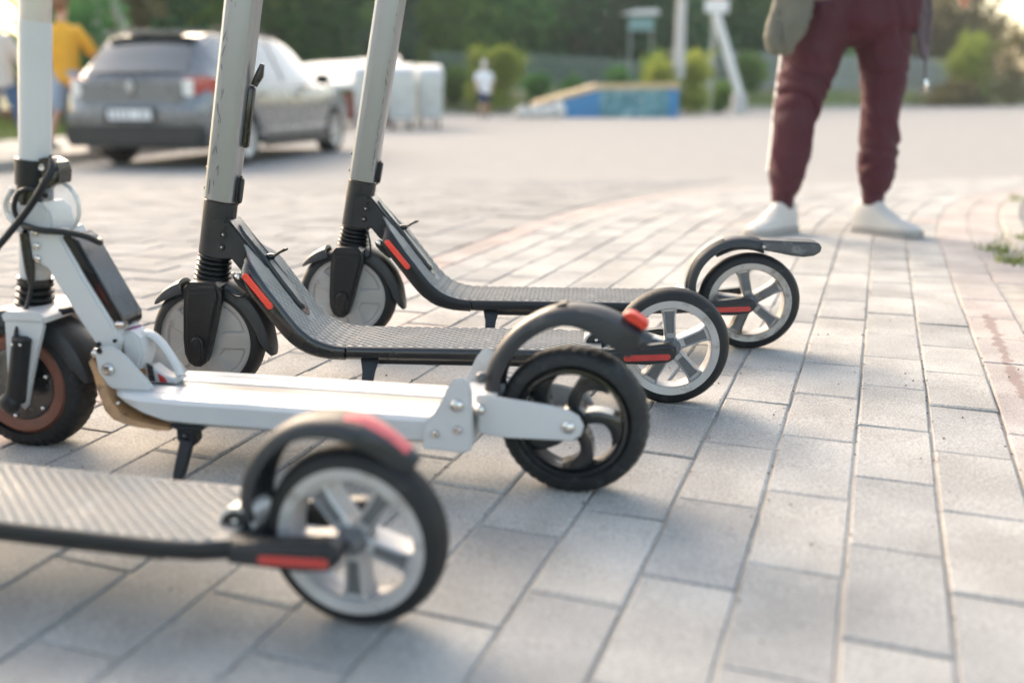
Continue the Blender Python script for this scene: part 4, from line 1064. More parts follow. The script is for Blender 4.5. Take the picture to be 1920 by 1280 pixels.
def head(root, Mx, c, yaw=0.0, hair=(.10, .06, .035), s=1.0, hairsc=1.0, hat=None):
    """adds the head to the body mesh; hair, eyes as children"""
    cz, sy = math.cos(yaw), math.sin(yaw)
    def T(x, y, z): return (c[0]+s*(x*cz-y*sy), c[1]+s*(x*sy+y*cz), c[2]+s*z)   # faces -y at yaw 0
    Mx.sphere(T(0, .008, .025), .095*s, 12, (.80, .98, 1.12)); Mx.sphere(T(0, -.018, -.055), .062*s, 10, (.85, 1, .95))
    Mx.tube([T(0, -.092, .02), T(0, -.112, -.012), T(0, -.098, -.024)], [.008*s, .014*s, .010*s], 8)
    for q in (-1, 1): Mx.sphere(T(q*.077, .01, 0), .024*s, 6, (.4, .7, 1.1))
    Mx.tube([T(-.022, -.082, -.052), T(0, -.088, -.053), T(.022, -.082, -.052)], .0075*s, 8)
    def extras():
        for q in (-1, 1): M().sphere(T(q*.030, -.082, .012), .010*s, 6).build('eye', mat('eye_dark', (.03, .02, .02), .2), root)
        h = M(); h.sphere(T(0, .022, .045), .105*s*hairsc, 12, (.84, .98, 1.0))
        rr = remesh(h, 'hair' if not hat else 'cap', mat('hair_'+str(hair) if not hat else 'cap_white', hair, .7, var=.3, vscale=60), root, .008*s, .010*s if not hat else .002, (30, 30, 30))
    return extras, T

# --- man in burgundy joggers
man_o = at(1600, 436)
def PX(px, py, y=0):
    r_ = at(px, py, 0, 1.0); r_ = Vector((r_.x, r_.y, r_.z-CAMH)); t = (man_o.y+y)/r_.y; return (r_.x*t-man_o.x, y, CAMH+r_.z*t-man_o.z)
def leg_px(tab):
    o = []
    for x, y, z, rx, ry in tab:
        p = PX(1600+531*x, 437-531*z, y); k = (man_o.y*math.cos(PITCH)-(p[2]-CAMH)*math.sin(PITCH))/3.52; o.append((p[0], p[1], p[2], rx*k, ry*k))
    return o
man = empty('person', man_o, 0, label='standing person in dark red jogging trousers and white trainers behind the scooters', cat='person')
mL = leg_px([(-.10, .0, .80, .115, .12), (-.130, 0, .68, .110, .11), (-.165, 0, .56, .092, .095), (-.199, -.01, .43, .074, .080), (-.213, -.005, .33, .069, .076), (-.235, 0, .22, .060, .066), (-.246, .005, .135, .044, .052)])
mR = leg_px([(.085, .0, .80, .108, .12), (.102, 0, .68, .092, .10), (.108, 0, .56, .074, .088), (.098, -.01, .43, .060, .072), (.092, -.005, .33, .062, .070), (.082, 0, .22, .058, .064), (.066, .005, .15, .046, .052)])
body = M()
for leg_ in (mL, mR): hrings(body, [(x, y, z, rx*.72, ry*.72) for x, y, z, rx, ry in leg_]+[(leg_[-1][0], .01, .08, .024, .028)])
for fx_, a in ((-.258, -.838), (.066, .698)):
    body.tube([(fx_, .01, .055), (fx_+math.sin(a)*.04, -.04*math.cos(a), .045), (fx_+math.sin(a)*.11, -.11*math.cos(a), .032)], [.018, .020, .012], 12)
hrings(body, [(0, 0, .80, .15, .10), (0, 0, .95, .15, .10), (0, .0, 1.10, .135, .09), (0, 0, 1.28, .165, .105), (0, 0, 1.40, .17, .09), (0, 0, 1.46, .06, .055), (0, 0, 1.56, .052, .052)])
for q in (-1, 1): body.tube([(q*.16, 0, 1.40), (q*.22, .02, 1.25), (q*.27, .03, 1.10), (q*.29, -.03, .98), (q*.27, -.08, .90)], [.052, .045, .04, .034, .026], 14)
hand(body, (-.27, -.08, .90), (.15, -.1, -1), 1); hand(body, (.27, -.08, .90), (-.1, -.1, -1), -1)
ex, _ = head(man, body, (0, -.01, 1.66))
remesh(body, 'body', m_skin, man, .0085); ex()
m_jog = mat('burgundy_jersey', (.062, .014, .022), .85, var=.12, vscale=14, bump=.5, bscale=500)
jog = M(); hrings(jog, mL[:-1]+[(-.250, .005, .150, .043, .050)]); hrings(jog, mR[:-1]+[(.066, .005, .165, .046, .052)])
hrings(jog, [(-.02, 0, .70, .185, .12), (-.02, 0, .86, .18, .125), (-.01, 0, .98, .16, .115)])
hrings(jog, [(-.012, 0, .655, .04, .05), (-.015, 0, .74, .08, .09)])
tr = remesh(jog, 'jogging_trousers', m_jog, man, .008, .015, (5, 5, 10), 2)
for c_, z0, z1 in (((-.256, .008), .082, .150), ((.062, .008), .095, .160)):
    M().lathe([(.033, z0), (.037, z0+.004), (.039, (z0+z1)/2), (.043, z1-.004), (.040, z1), (.034, z1)], (c_[0], c_[1], 0), 'z', 28).build('ankle_cuff', m_jog, man)
m_whf = mat('white_fabric', (.72, .70, .68), .8, var=.05, vscale=20)
def side_stripe(leg_, sg):
    P = cr([(p[0]+sg*(p[3]+.0035), p[1]+.02, p[2]) for p in leg_[1:-1]], 5)
    M().loft([[(p.x, p.y-.011, p.z), (p.x+sg*.003, p.y, p.z), (p.x, p.y+.011, p.z), (p.x-sg*.008, p.y, p.z)] for p in P]).build('side_stripe', m_whf, man)
side_stripe(mL, -1); side_stripe(mR, 1)
m_shoe = mat('white_leather', (.50, .48, .455), .7, var=.04, vscale=15, bump=.2, bscale=90)
m_sole = mat('white_sole', (.30, .285, .27), .7, var=.06, vscale=20)
def shoe(root, ax, ay, ang, s=1.0, m1=None, m2=None, high=True, nm='trainer'):
    """ang: direction of the toe, 0 = towards -y, positive to +x"""
    ca, sa = math.cos(ang), math.sin(ang)
    def W(l, t, z): return (ax+s*(l*sa+t*ca), ay+s*(-l*ca+t*sa), s*z)    # l forward, t sideways
    st_ = [(-.075, .024, .100, 0), (-.068, .036, .122, 0), (-.050, .042, .134, 0), (-.010, .044, .138, 0), (.022, .043, .128, 0), (.045, .043, .105, 0), (.072, .044, .084, 0), (.11, .046, .062, 0), (.15, .043, .052, 0), (.178, .033, .042, 0), (.190, .018, .032, 0)]
    rings = []; sol = []
    for l, hw, zt, _ in st_:
        r0 = []
        for k in range(14):
            a = math.pi*k/13; c_ = math.cos(a); q = abs(math.sin(a))**.7; top = zt
            r0.append(W(l, hw*c_*1.0, .020+(top-.020)*q))
        rings.append(r0)
        hs = hw+.006; sol.append([W(l*1.03, -hs, .002), W(l*1.03, -hs-.001, .012), W(l*1.03, -hs+.002, .027), W(l*1.03, hs-.002, .027), W(l*1.03, hs+.001, .012), W(l*1.03, hs, .002)])
    sh = M().loft(rings).build(nm, m1 or m_shoe, root); M().loft(sol).build('sole', m2 or m_sole, sh)
    for k in range(5):
        l = .018+.019*k; z = .112-.0115*k; M().tube([W(l, -.022, z-.006), W(l+.004, 0, z+.003), W(l, .022, z-.006)], .0032*s, 6).build('lace', mat('lace_grey', (.22, .21, .20), .8), sh)
    return sh
shoe(man, -.262, .0, R(-48), .92); shoe(man, .066, -.005, R(40), .92)
m_oliv = mat('olive_grey_cloth', (.125, .122, .095), .8, var=.2, vscale=10, bump=.4, bscale=300)
tp = M(); hrings(tp, [(0, 0, .90, .185, .13), (0, 0, 1.05, .18, .125), (0, 0, 1.28, .20, .13), (0, 0, 1.42, .18, .10), (0, 0, 1.47, .07, .07)])
for q in (-1, 1): tp.tube([(q*.15, 0, 1.41), (q*.225, .02, 1.25), (q*.275, .03, 1.10), (q*.292, -.03, .98), (q*.275, -.075, .92)], [.065, .058, .052, .045, .038], 14)
remesh(tp, 'jacket', m_oliv, man, .012, .008, (9, 9, 12))
# folded jacket hanging at the hip and its dangling drawcord
jk = M()
jk.tube([PX(1520, -60, -.12), PX(1508, 0, -.13), PX(1498, 45, -.14), PX(1486, 80, -.14), PX(1477, 100, -.135)], [.040, .050, .045, .036, .024], 16, .6)
jk.tube([PX(1495, -50, -.10), PX(1488, 0, -.11), PX(1474, 42, -.12), PX(1466, 72, -.13), PX(1470, 95, -.13)], [.030, .036, .034, .036, .026], 14, .8)
jo = remesh(jk, 'hanging_jacket', m_oliv, None, .0075, .020, (9, 9, 11)); jo.location = man.location+Vector((-.02, 0, 0))
tag(jo, 'olive grey bunched jacket hanging at the hip of the person in dark red trousers', 'jacket')
sb = M()
sb.tube([PX(1722, -60, -.04), PX(1728, 20, -.05), PX(1726, 70, -.055), PX(1733, 112, -.05)], [.018, .022, .016, .010], 12, .5)
sb.tube([PX(1738, -60, -.02), PX(1742, 30, -.03), PX(1738, 90, -.04), PX(1735, 120, -.05)], [.012, .014, .010, .006], 10, .6)
so = remesh(sb, 'dangling_strap', mat('dark_strap', (.10, .075, .085), .8, var=.2), None, .005, .003, (30, 30, 30)); so.location = man.location
tag(so, 'dark dangling bag strap with a pale metal tip beside the dark red trousers', 'strap')
M().tube([PX(1734.5, 115, -.05), PX(1735, 148, -.05)], .0035, 8).build('cord', mat('dark_strap', (0, 0, 0)), so)
M().tube([PX(1735, 148, -.05), PX(1735, 158, -.05), PX(1735, 170, -.05), PX(1735, 174, -.05)], [.006, .011, .010, .004], 12).build('metal_tip', m_steel, so)

# --- walking people on the sidewalk and in the road
def walker(pos, yaw, label, H_, top_col, bot_col, hair, shorts=False, long_sleeve=False, step=.28, bare_calf=True, cap=False, bulky=1.0, group=None, armang=.35):
    root = empty('person', pos, yaw, label=label, cat='person', group=group); k = H_/1.75
    root.scale = (k, k, k)
    b = M(); hips = .92
    L1 = [(-.085, 0, hips, .078, .085), (-.09, -step*.35, .68, .070, .075), (-.09, -step*.55, .50, .052, .058), (-.09, -step*.75, .33, .048, .056), (-.09, -step*.9, .10, .032, .036)]
    L2 = [(.085, 0, hips, .078, .085), (.09, step*.25, .68, .070, .075), (.09, step*.35, .50, .052, .058), (.09, step*.75, .34, .048, .056), (.09, step*1.1, .13, .032, .036)]
    for L in (L1, L2): hrings(b, L)
    for (x, y, z, *_), dz in ((L1[-1], 0), (L2[-1], .03)): b.tube([(x, y+.02, z-.04), (x, y-.06, z-.055), (x, y-.13, z-.065)], [.03, .032, .022], 10)
    hrings(b, [(0, 0, .92, .15, .10), (0, 0, 1.08, .135, .09), (0, 0, 1.28, .165, .105), (0, 0, 1.42, .175, .09), (0, 0, 1.48, .062, .058), (0, -.01, 1.57, .052, .054)])
    for q in (-1, 1):
        f = q*armang; P = [(q*.175, 0, 1.41), (q*.215, f*.25, 1.26), (q*.235, f*.5, 1.12), (q*.235, f*.5-.10, .99), (q*.22, f*.5-.18, .90)]
        b.tube(P, [.05, .045, .04, .034, .026], 12); hand(b, P[-1], (0, -.4, -1), -q)
    ex, _ = head(root, b, (0, -.02, 1.655), 0, hair, 1.0, 1.0, cap)
    remesh(b, 'body', m_skin, root, .012); ex()
    t_ = M(); hem = .84
    hrings(t_, [(0, 0, hem, .175*bulky, .125*bulky), (0, 0, 1.0, .168*bulky, .12*bulky), (0, 0, 1.28, .188*bulky, .13*bulky), (0, 0, 1.41, .19, .105), (0, 0, 1.475, .08, .075)])
    for q in (-1, 1):
        f = q*armang; P = [(q*.165, 0, 1.42), (q*.222, f*.25, 1.26), (q*.235, f*.42, 1.16)]
        rr = [.070, .066, .068]
        if long_sleeve: P += [(q*.24, f*.5-.05, 1.05), (q*.228, f*.5-.15, .93)]; rr = [.072, .066, .06, .052, .042]
        t_.tube(P, rr, 14)
    remesh(t_, 'coat' if long_sleeve else 'shirt', mat('cloth_%.2f%.2f' % top_col[:2], top_col, .85, var=.08, vscale=8), root, .013, .012, (7, 7, 10))
    p_ = M(); cut = .50 if shorts else .12
    for L in (L1, L2):
        pts = [(x, y, z, rx+.028, ry+.028) for x, y, z, rx, ry in L]
        if shorts: pts = pts[:2]+[(pts[2][0], pts[2][1]*.9, .52, .088, .092)]
        hrings(p_, pts)
    hrings(p_, [(0, 0, .84, .16, .12), (0, 0, .95, .158, .115)])
    remesh(p_, 'shorts' if shorts else 'jeans', mat('legs_%.2f%.2f' % bot_col[:2], bot_col, .85, var=.12, vscale=10), root, .012, .007, (9, 9, 14))
    for (x, y, z, *_) in (L1[-1], L2[-1]):
        s_ = shoe(root, x, y-.0, 0, 1.0, nm='shoe', m1=mat('dark_shoe', (.06, .07, .08), .6), m2=m_sole); s_.location.z = z-.10; 
    return root
def side_z(x, y): return G(y)+.118
p = Vector((-5.32, 12.3)); walker((p.x, p.y, side_z(*p)), R(165), 'short haired person in a yellow t-shirt and pale blue shorts walking on the sidewalk', 1.76, (.72, .36, .03), (.30, .36, .45), (.22, .10, .045), shorts=True, group='people walking on the sidewalk', armang=.5)
p = Vector((-6.27, 12.6)); walker((p.x, p.y, side_z(*p)), R(150), 'person in a pale jacket and blue jeans walking at the left edge of the picture', 1.68, (.52, .51, .49), (.05, .11, .22), (.30, .18, .10), long_sleeve=True, bulky=1.18, group='people walking on the sidewalk')
p = at(908, 223.5); walker(p, R(178), 'distant person in a white t-shirt and dark shorts walking away across the road', 1.78, (.74, .75, .78), (.03, .04, .09), (.72, .70, .68), shorts=True, cap=True, bulky=1.12)

# ------------------------------------------------------------------ background: bins, shelter, ramp, fence, signs, plants
m_zinc = mat('zinc_sheet', (.60, .62, .62), .45, metal=.35, var=.12, vscale=4, bump=.3, bscale=20)
def container(px, dep, yaw, label, wdt=.98):
    q = at(px, 245); p = q.normalized(); base = Vector((0, 0, 0)); f = dep/q.y; x, y = q.x*f, dep
    A = empty('waste_container', (x, y, G(y)), yaw, label=label, cat='waste container', group='zinc waste containers beside the road')
    h0, h1 = .22, 1.18; n = 7; rings = []
    for z, s_ in ((h0, .86), (h0+.06, .88), (h1-.08, 1.0), (h1, 1.0)): rings.append([(-.5*wdt*s_, -.62*s_*.9, z), (.5*wdt*s_, -.62*s_*.9, z), (.5*wdt*s_, .62*s_*.9, z), (-.5*wdt*s_, .62*s_*.9, z)])
    M().loft(rings).build('body', m_zinc, A)
    for sy in (-1, 1):
        for i in range(6):
            x0 = (-.42+.168*i)*wdt; M().loft([[(x0*s_-.02, sy*.56*s_, z), (x0*s_+.02, sy*.56*s_, z), (x0*s_+.016, sy*(.56*s_+.03), z), (x0*s_-.016, sy*(.56*s_+.03), z)] for z, s_ in ((h0+.02, .87), (h1-.08, .995))]).build('rib', m_zinc, A)
    for sx_ in (-1, 1):
        for i in range(5):
            y0 = (-.42+.21*i); M().loft([[(sx_*.5*wdt*s_, y0*s_-.02, z), (sx_*.5*wdt*s_, y0*s_+.02, z), (sx_*(.5*wdt*s_+.03), y0*s_+.016, z), (sx_*(.5*wdt*s_+.03), y0*s_-.016, z)] for z, s_ in ((h0+.02, .87), (h1-.08, .995))]).build('rib', m_zinc, A)
    M().box((0, 0, h1+.02), (wdt+.07, 1.22, .05)).build('rim', m_zinc, A)
    lid = [( .62*math.cos(R(a)), h1+.045+.24*math.sin(R(a))) for a in range(0, 181, 15)]
    L_ = M().prism(lid, -.5*wdt, .5*wdt, .01, 1); L_.v = [(v[1], v[0], v[2]) for v in L_.v]; L_.build('lid', m_zinc, A)
    for sx_ in (-1, 1):
        M().tube([(sx_*.5*wdt, 0, 1.05), (sx_*(.5*wdt+.12), 0, 1.05)], .025, 8).build('lifting_pin', m_zinc, A)
        for sy in (-1, 1):
            M().lathe([(.001, -.022), (.08, -.022), (.10, -.015), (.10, .015), (.08, .022), (.001, .022)], (sx_*.34*wdt, sy*.40, .10), 'x', 20).build('wheel', m_tyre, A); M().box((sx_*.34*wdt, sy*.40, .19), (.06, .10, .08)).build('castor_fork', m_zinc, A)
    return A
container(694, 23.4, R(8), 'left zinc waste container with a bulged lid, mostly behind the rear scooter stem', .62)
container(751, 23.7, R(10), 'middle zinc waste container with corrugated sides between two others', .60)
container(803, 24.6, R(14), 'right zinc waste container with corrugated sides at the open road side', .56)

# low brick enclosure with a pale sheet roof
m_brick = mat('red_brick', (.27, .095, .065), .85, var=.15, vscale=6, bump=.5, bscale=60, objrand=.25); m_mortar = mat('mortar', (.30, .27, .25), .95)
q = at(650, 232); sy_ = 27.0; sx0 = (634-960)/1867*sy_*.985; sx1 = (722-960)/1867*sy_*.985
sh = empty('bin_shelter', ((sx0+sx1)/2, sy_, G(sy_)), R(6), label='low red brick enclosure with a pale sloping sheet roof behind the grey car', cat='bin shelter')
W_ = sx1-sx0+.5; D_ = 2.0
wl = M().box((0, D_/2, .42), (W_-.03, D_-.03, .84)).build('wall', m_mortar, sh)
bm_ = M().box((0, 0, 0), (.238, .02, .068)).mesh('brick', m_brick, False)
bs_ = M().box((0, 0, 0), (.02, .238, .068)).mesh('brick', m_brick, False)
for r_ in range(11):
    x = -W_/2+.12+(.125 if r_ % 2 else 0)
    while x < W_/2-.1:
        o = link(bpy.data.objects.new('brick', bm_), wl); o.location = (x, .012-random.uniform(0, .004), .04+.076*r_); x += .25
    y = .15+(.125 if r_ % 2 else 0)
    while y < D_-.1:
        for sg in (-1, 1):
            o = link(bpy.data.objects.new('brick', bs_), wl); o.location = (sg*(W_/2-.012+random.uniform(0, .003)), y, .04+.076*r_)
        y += .25
m_sheet = mat('pale_sheet', (.60, .61, .61), .5, var=.06, vscale=2)
M().loft([[(-W_/2-.75, -.35, .98), (-W_/2-.75, D_+.4, 1.58), (-W_/2-.75, D_+.4, 1.62), (-W_/2-.75, -.35, 1.02)], [(W_/2+.2, -.35, .98), (W_/2+.2, D_+.4, 1.80), (W_/2+.2, D_+.4, 1.84), (W_/2+.2, -.35, 1.02)]]).build('roof', m_sheet, sh)
M().box((-.27, -.37, .98), (W_+.9, .03, .12)).build('fascia', m_sheet, sh)
for x in (-W_/2-.6,): M().tube([(x, 0, 0), (x, 0, .9)], .04, 8).build('post', m_zinc, sh)

# blue ramp with a wooden top
rp = empty('skate_ramp', (3.35, 35.0, G(35)), R(3), label='blue painted skate ramp with yellow wooden deck at the far road side', cat='skate ramp')
m_blue = mat('blue_paint', (.035, .20, .42), .5, var=.1, vscale=2); m_wood = mat('yellow_board', (.58, .42, .24), .6, var=.15, vscale=2, stretch=(1, 8, 1))
m_graf = mat('graffiti_teal', (.07, .22, .26), .6, var=.3, vscale=2.5, dirt=(.30, .42, .44), dscale=3, dthr=.5)
M().prism([(-2.4, 0), (-.35, 0), (-.35, .92), (-2.4, .40)], 0, 2.2).build('incline_side', m_blue, rp)
M().prism([(-.345, 0), (2.02, 0), (2.02, .95), (-.345, .93)], .01, 2.2).build('platform_side', m_graf, rp)
M().prism([(2.025, 0), (2.36, 0), (2.36, .93), (2.025, .95)], -.02, 2.2).build('end_panel', m_blue, rp)
M().prism([(-2.55, .38), (-.36, .93), (2.30, .98), (2.38, .94), (2.38, 1.00), (2.30, 1.16), (-.36, 1.12), (-2.55, .50)], -.05, 2.3).build('wooden_deck', m_wood, rp)
# pale sacks beside the ramp
m_sack = mat('pale_sack', (.62, .60, .56), .85, var=.1, vscale=4)
lab = ['leftmost of the pale sacks lying before the blue ramp', 'second pale sack from the left before the blue ramp', 'third pale sack from the left before the blue ramp', 'tallest pale sack, touching the blue ramp at its left foot']
for i, (px, h) in enumerate(((980, .36), (1005, .40), (1030, .38), (1055, .52))):
    q = at(px, 226); b = M(); b.sphere((0, 0, h*.42), .27, 10, (.95, .8, h/.36*.62)); b.sphere((.05, 0, h*.8), .13, 8)
    o = remesh(b, 'sack', m_sack, None, .03, .03, (6, 6, 6)); o.location = (q.x, 34.2, G(34)+.0); tag(o, lab[i], 'sack', 'pale sacks lying before the blue ramp')

# leaf clumps
m_bark = mat('bark', (.11, .085, .065), .95, var=.3, vscale=8)
def leaf_mat(nm, c, c2):
    m = mat(nm, c, .7, tone=c2, spec=.12)
    n = m.node_tree.nodes; l = m.node_tree.links; b = n['Principled BSDF']; tr_ = n.new('ShaderNodeBsdfTranslucent'); mx = n.new('ShaderNodeMixShader'); mx.inputs[0].default_value = .5
    l.new(b.inputs['Base Color'].links[0].from_socket, tr_.inputs['Color']); l.new(b.outputs[0], mx.inputs[1]); l.new(tr_.outputs[0], mx.inputs[2]); l.new(mx.outputs[0], n['Material Output'].inputs[0]); return m
LM = {'dark': leaf_mat('leaf_dark', (.035, .11, .05), (.09, .22, .075)), 'mid': leaf_mat('leaf_mid', (.05, .16, .045), (.13, .30, .07)), 'olive': leaf_mat('leaf_olive', (.08, .17, .04), (.19, .31, .07)),
      'yellow': leaf_mat('leaf_yellow_green', (0.21, 0.28, 0.05), (0.34, 0.37, 0.075)), 'pink': leaf_mat('leaf_dusky', (0.13, 0.11, 0.06), (0.22, 0.20, 0.09)), 'blue': leaf_mat('leaf_blue_green', (0.045, 0.105, 0.068), (0.090, 0.165, 0.105))}
def leaves(name, clumps, n, size, key, parent):
    """n leaf faces spread over ellipsoid clumps (x,y,z,rx,ry,rz), denser towards the shell"""
    w_ = np.array([c[3]*c[4]+c[3]*c[5] for c in clumps]); w_ = w_/w_.sum(); idx = rng.choice(len(clumps), n, p=w_); cc = np.array(clumps)[idx]
    u = rng.normal(size=(n, 3)); u /= np.linalg.norm(u, axis=1)[:, None]; r_ = rng.random(n)**.45*(1+.18*rng.normal(size=n))
    P = cc[:, :3]+u*cc[:, 3:]*r_[:, None]; ok_ = P[:, 2] > .03; P = P[ok_]; idx = idx[ok_]; n = len(P)
    a = rng.normal(size=(n, 3)); a /= np.linalg.norm(a, axis=1)[:, None]; b = np.cross(a, rng.normal(size=(n, 3))); b /= np.linalg.norm(b, axis=1)[:, None]; s_ = size*(.6+.8*rng.random(n))[:, None]
    V = np.concatenate([P-a*s_, P+b*s_*.55, P+a*s_, P-b*s_*.55], 1).reshape(-1, 3)
    me = bpy.data.meshes.new(name); me.vertices.add(4*n); me.vertices.foreach_set('co', V.astype(np.float32).ravel()); me.loops.add(4*n); me.loops.foreach_set('vertex_index', np.arange(4*n, dtype=np.int32))
    me.polygons.add(n); me.polygons.foreach_set('loop_start', np.arange(0, 4*n, 4, dtype=np.int32)); me.update(calc_edges=True)
    ct = rng.random(len(clumps))**1.3; at_ = me.attributes.new('tone', 'FLOAT', 'FACE'); at_.data.foreach_set('value', np.clip(ct[idx]*.75+.35*rng.random(n)-.05, 0, 1).astype(np.float32)); me.materials.append(LM[key])
    return link(bpy.data.objects.new(name, me), parent)
def plant(name, x, y, h, wd, key, label, cat, group=None, n=2500, size=.12, trunk=True, low=.1, seed=0, nclump=9):
    rd = random.Random(seed*31+int(x*10)); z0 = G(y)-.06+hill(x, y)
    A = empty(name, (x, y, z0), rd.uniform(0, 6), label=label, cat=cat, group=group); cl = []
    for i in range(nclump):
        a = rd.uniform(0, 6.28); t = rd.random(); rr = wd*.5*rd.uniform(.15, .75)*(1-.45*t); z = h*(low+.18+(.66-low)*t)
        s_ = wd*rd.uniform(.20, .34); cl.append((rr*math.cos(a), rr*math.sin(a), z, s_, s_, min(s_*rd.uniform(.7, 1.0), h*.3)))
    cl.append((0, 0, h*(low+.5*(1-low)), wd*.26, wd*.26, h*.5*(1-low)))
    if trunk:
        M().tube([(0, 0, -.2), (.03*h, 0, h*.25), (0, .02*h, h*.5), (.02*h, 0, h*.8)], [.030*h, .022*h, .015*h, .005*h], 9).build('trunk', m_bark, A)
        for c_ in cl[:6]:
            M().tube([(0, .01*h, max(h*.15, c_[2]*.5)), (c_[0]*.5, c_[1]*.5, c_[2]*.8), (c_[0], c_[1], c_[2])], [.012*h, .008*h, .003*h], 6).build('limb', m_bark, A)
    else:
        for k in range(5): a = k*1.3; M().tube([(0, 0, -.1), (wd*.12*math.cos(a), wd*.12*math.sin(a), h*.4), (wd*.25*math.cos(a), wd*.25*math.sin(a), h*.7)], [.02, .014, .005], 6).build('stem', m_bark, A)
    leaves('crown' if trunk else 'foliage', cl, n, size, key, A); return A
def ground_x(px, y): return (px-960)/1867*y*.99
TR = [  # px, distance, height, width, kind, label
 (205, 30, 7.0, 3.6, 'pink', 'brownish dense tree above the person in the yellow t-shirt'), (250, 36, 8.5, 7.5, 'dark', 'dark tree rising above the tailgate of the grey car'), (345, 44, 9, 8.5, 'olive', 'olive green tree above the roof of the grey car'),
 (450, 50, 8, 8, 'olive', 'olive tree seen between the two silver scooter stems, on the left'), (545, 50, 7.5, 8.5, 'mid', 'fresh green round tree between the two silver scooter stems'), (640, 52, 9, 8, 'dark', 'dark green tree just left of the rear scooter stem'),
 (745, 45, 4.9, 2.4, 'blue', 'narrow dark conifer rising behind the zinc waste containers'), (800, 56, 7.5, 9, 'olive', 'light olive tree to the right of the rear scooter stem'), (905, 58, 8, 8.5, 'mid', 'mid green tree above the distant person in white'),
 (1010, 60, 6.3, 9, 'dark', 'dark spreading tree above the far fence under the pale gap'), (1110, 62, 8.5, 9, 'blue', 'blue green tree above the blue ramp'), (1215, 62, 9, 8.5, 'dark', 'dark tree behind the grey lamp post'),
 (1340, 66, 9.5, 9.5, 'dark', 'dark tree behind the road sign'), (1450, 70, 9, 10, 'dark', 'deep shaded tree left of the dark red trousers'), (1590, 76, 8.5, 10, 'pink', 'dusky tree seen between the legs in dark red trousers'), (1740, 80, 8.8, 11, 'pink', 'dusky tree right of the dark red trousers'), (1790, 84, 6, 8, 'pink', 'low dusky tree below the bright sky at the right corner')]
for i, (px, y, h, wd, k, lb) in enumerate(TR):
    plant('tree', ground_x(px, y), y, h, wd, k, lb, 'tree', 'trees on the bank behind the road', 6500, .24, True, .02, i, 14)
# fill of the wooded slope behind them
for nm, y0, key, px0, px1, hh in (('woodland', 64, 'mid', 330, 1560, 5.5),):
    cl = []; rd = random.Random(5)
    for i in range(90):
        px = px0+(px1-px0)*i/90; y = y0+rd.uniform(0, 14)+6*(px > 1200); x = ground_x(px, y); cl.append((x, y, G(y)+hill(x, y)+rd.uniform(0, 2.5), rd.uniform(2.0, 3.2), 2.5, rd.uniform(1.6, 2.6)))
    tag(leaves(nm, cl, 26000, .30, key, None), 'dense dark woodland filling the slope behind the single trees', 'woodland', kind='stuff')
BU = [(905, 41.5, 2.6, 2.1, 'yellow', 'yellow green bush standing left above the distant person in white'), (945, 41.8, 2.9, 2.2, 'yellow', 'bright yellow green bush with a tall top right of the distant person'),
 (850, 43.5, 1.5, 1.8, 'olive', 'low olive bush left of the distant person'), (1010, 43.5, 1.6, 1.6, 'mid', 'small round green bush right of the two yellow green bushes'), (1075, 44, 1.7, 1.6, 'mid', 'small round green bush behind the left part of the ramp'),
 (1165, 46, 2.0, 1.9, 'mid', 'green bush by the fence behind the middle of the ramp'), (1225, 47, 2.9, 1.8, 'olive', 'tall olive bush left of the grey lamp post'), (1230, 40, 2.3, 2.2, 'yellow', 'bright bush immediately left of the lamp post foot behind the ramp'),
 (1285, 40.5, 2.3, 2.3, 'yellow', 'bright bush right of the lamp post foot, beyond the ramp end'), (1345, 44, 1.3, 1.8, 'olive', 'low bush at the foot of the leaning white strut'), (1400, 58, 2.2, 2.6, 'olive', 'bush in front of the pale picket fence'),
 (1790, 66, 4.6, 4.2, 'yellow', 'tall pale bush right of the dark red trousers'), (1880, 66, 5.2, 5, 'pink', 'large dusky bush at the right edge of the picture'), (1770, 64, 1.6, 5, 'pink', 'low dusky bush above the far kerb on the right'),
 (610, 36, 1.7, 3.2, 'mid', 'low hedge bush between the grey car and the brick enclosure'), (520, 36, 2.2, 3.4, 'dark', 'dark bush behind the bonnet of the grey car'), (690, 38, 1.9, 3.2, 'olive', 'light bush above the pale sheet roof')]
for i, (px, y, h, wd, k, lb) in enumerate(BU):
    plant('bush', ground_x(px, y), y, h, wd, k, lb, 'bush', 'bushes along the far roadside', 1600, .11 if y < 50 else .16, False, .0, i+40, 8)
for i, (x, y, h, wd, k, lb) in enumerate([(-10.5, 17, 3.6, 3.4, 'olive', 'backlit bush behind the person in the yellow t-shirt'), (-9.2, 21, 2.6, 3.4, 'dark', 'dark bush above the left shoulder of the grey car'), (-13.5, 20, 3.0, 3.4, 'pink', 'brownish bush at the far left behind the sidewalk')]):
    plant('bush', x, y, h, wd, k, lb, 'bush', 'bushes behind the sidewalk', 2200, .12, False, .0, i+90, 9)

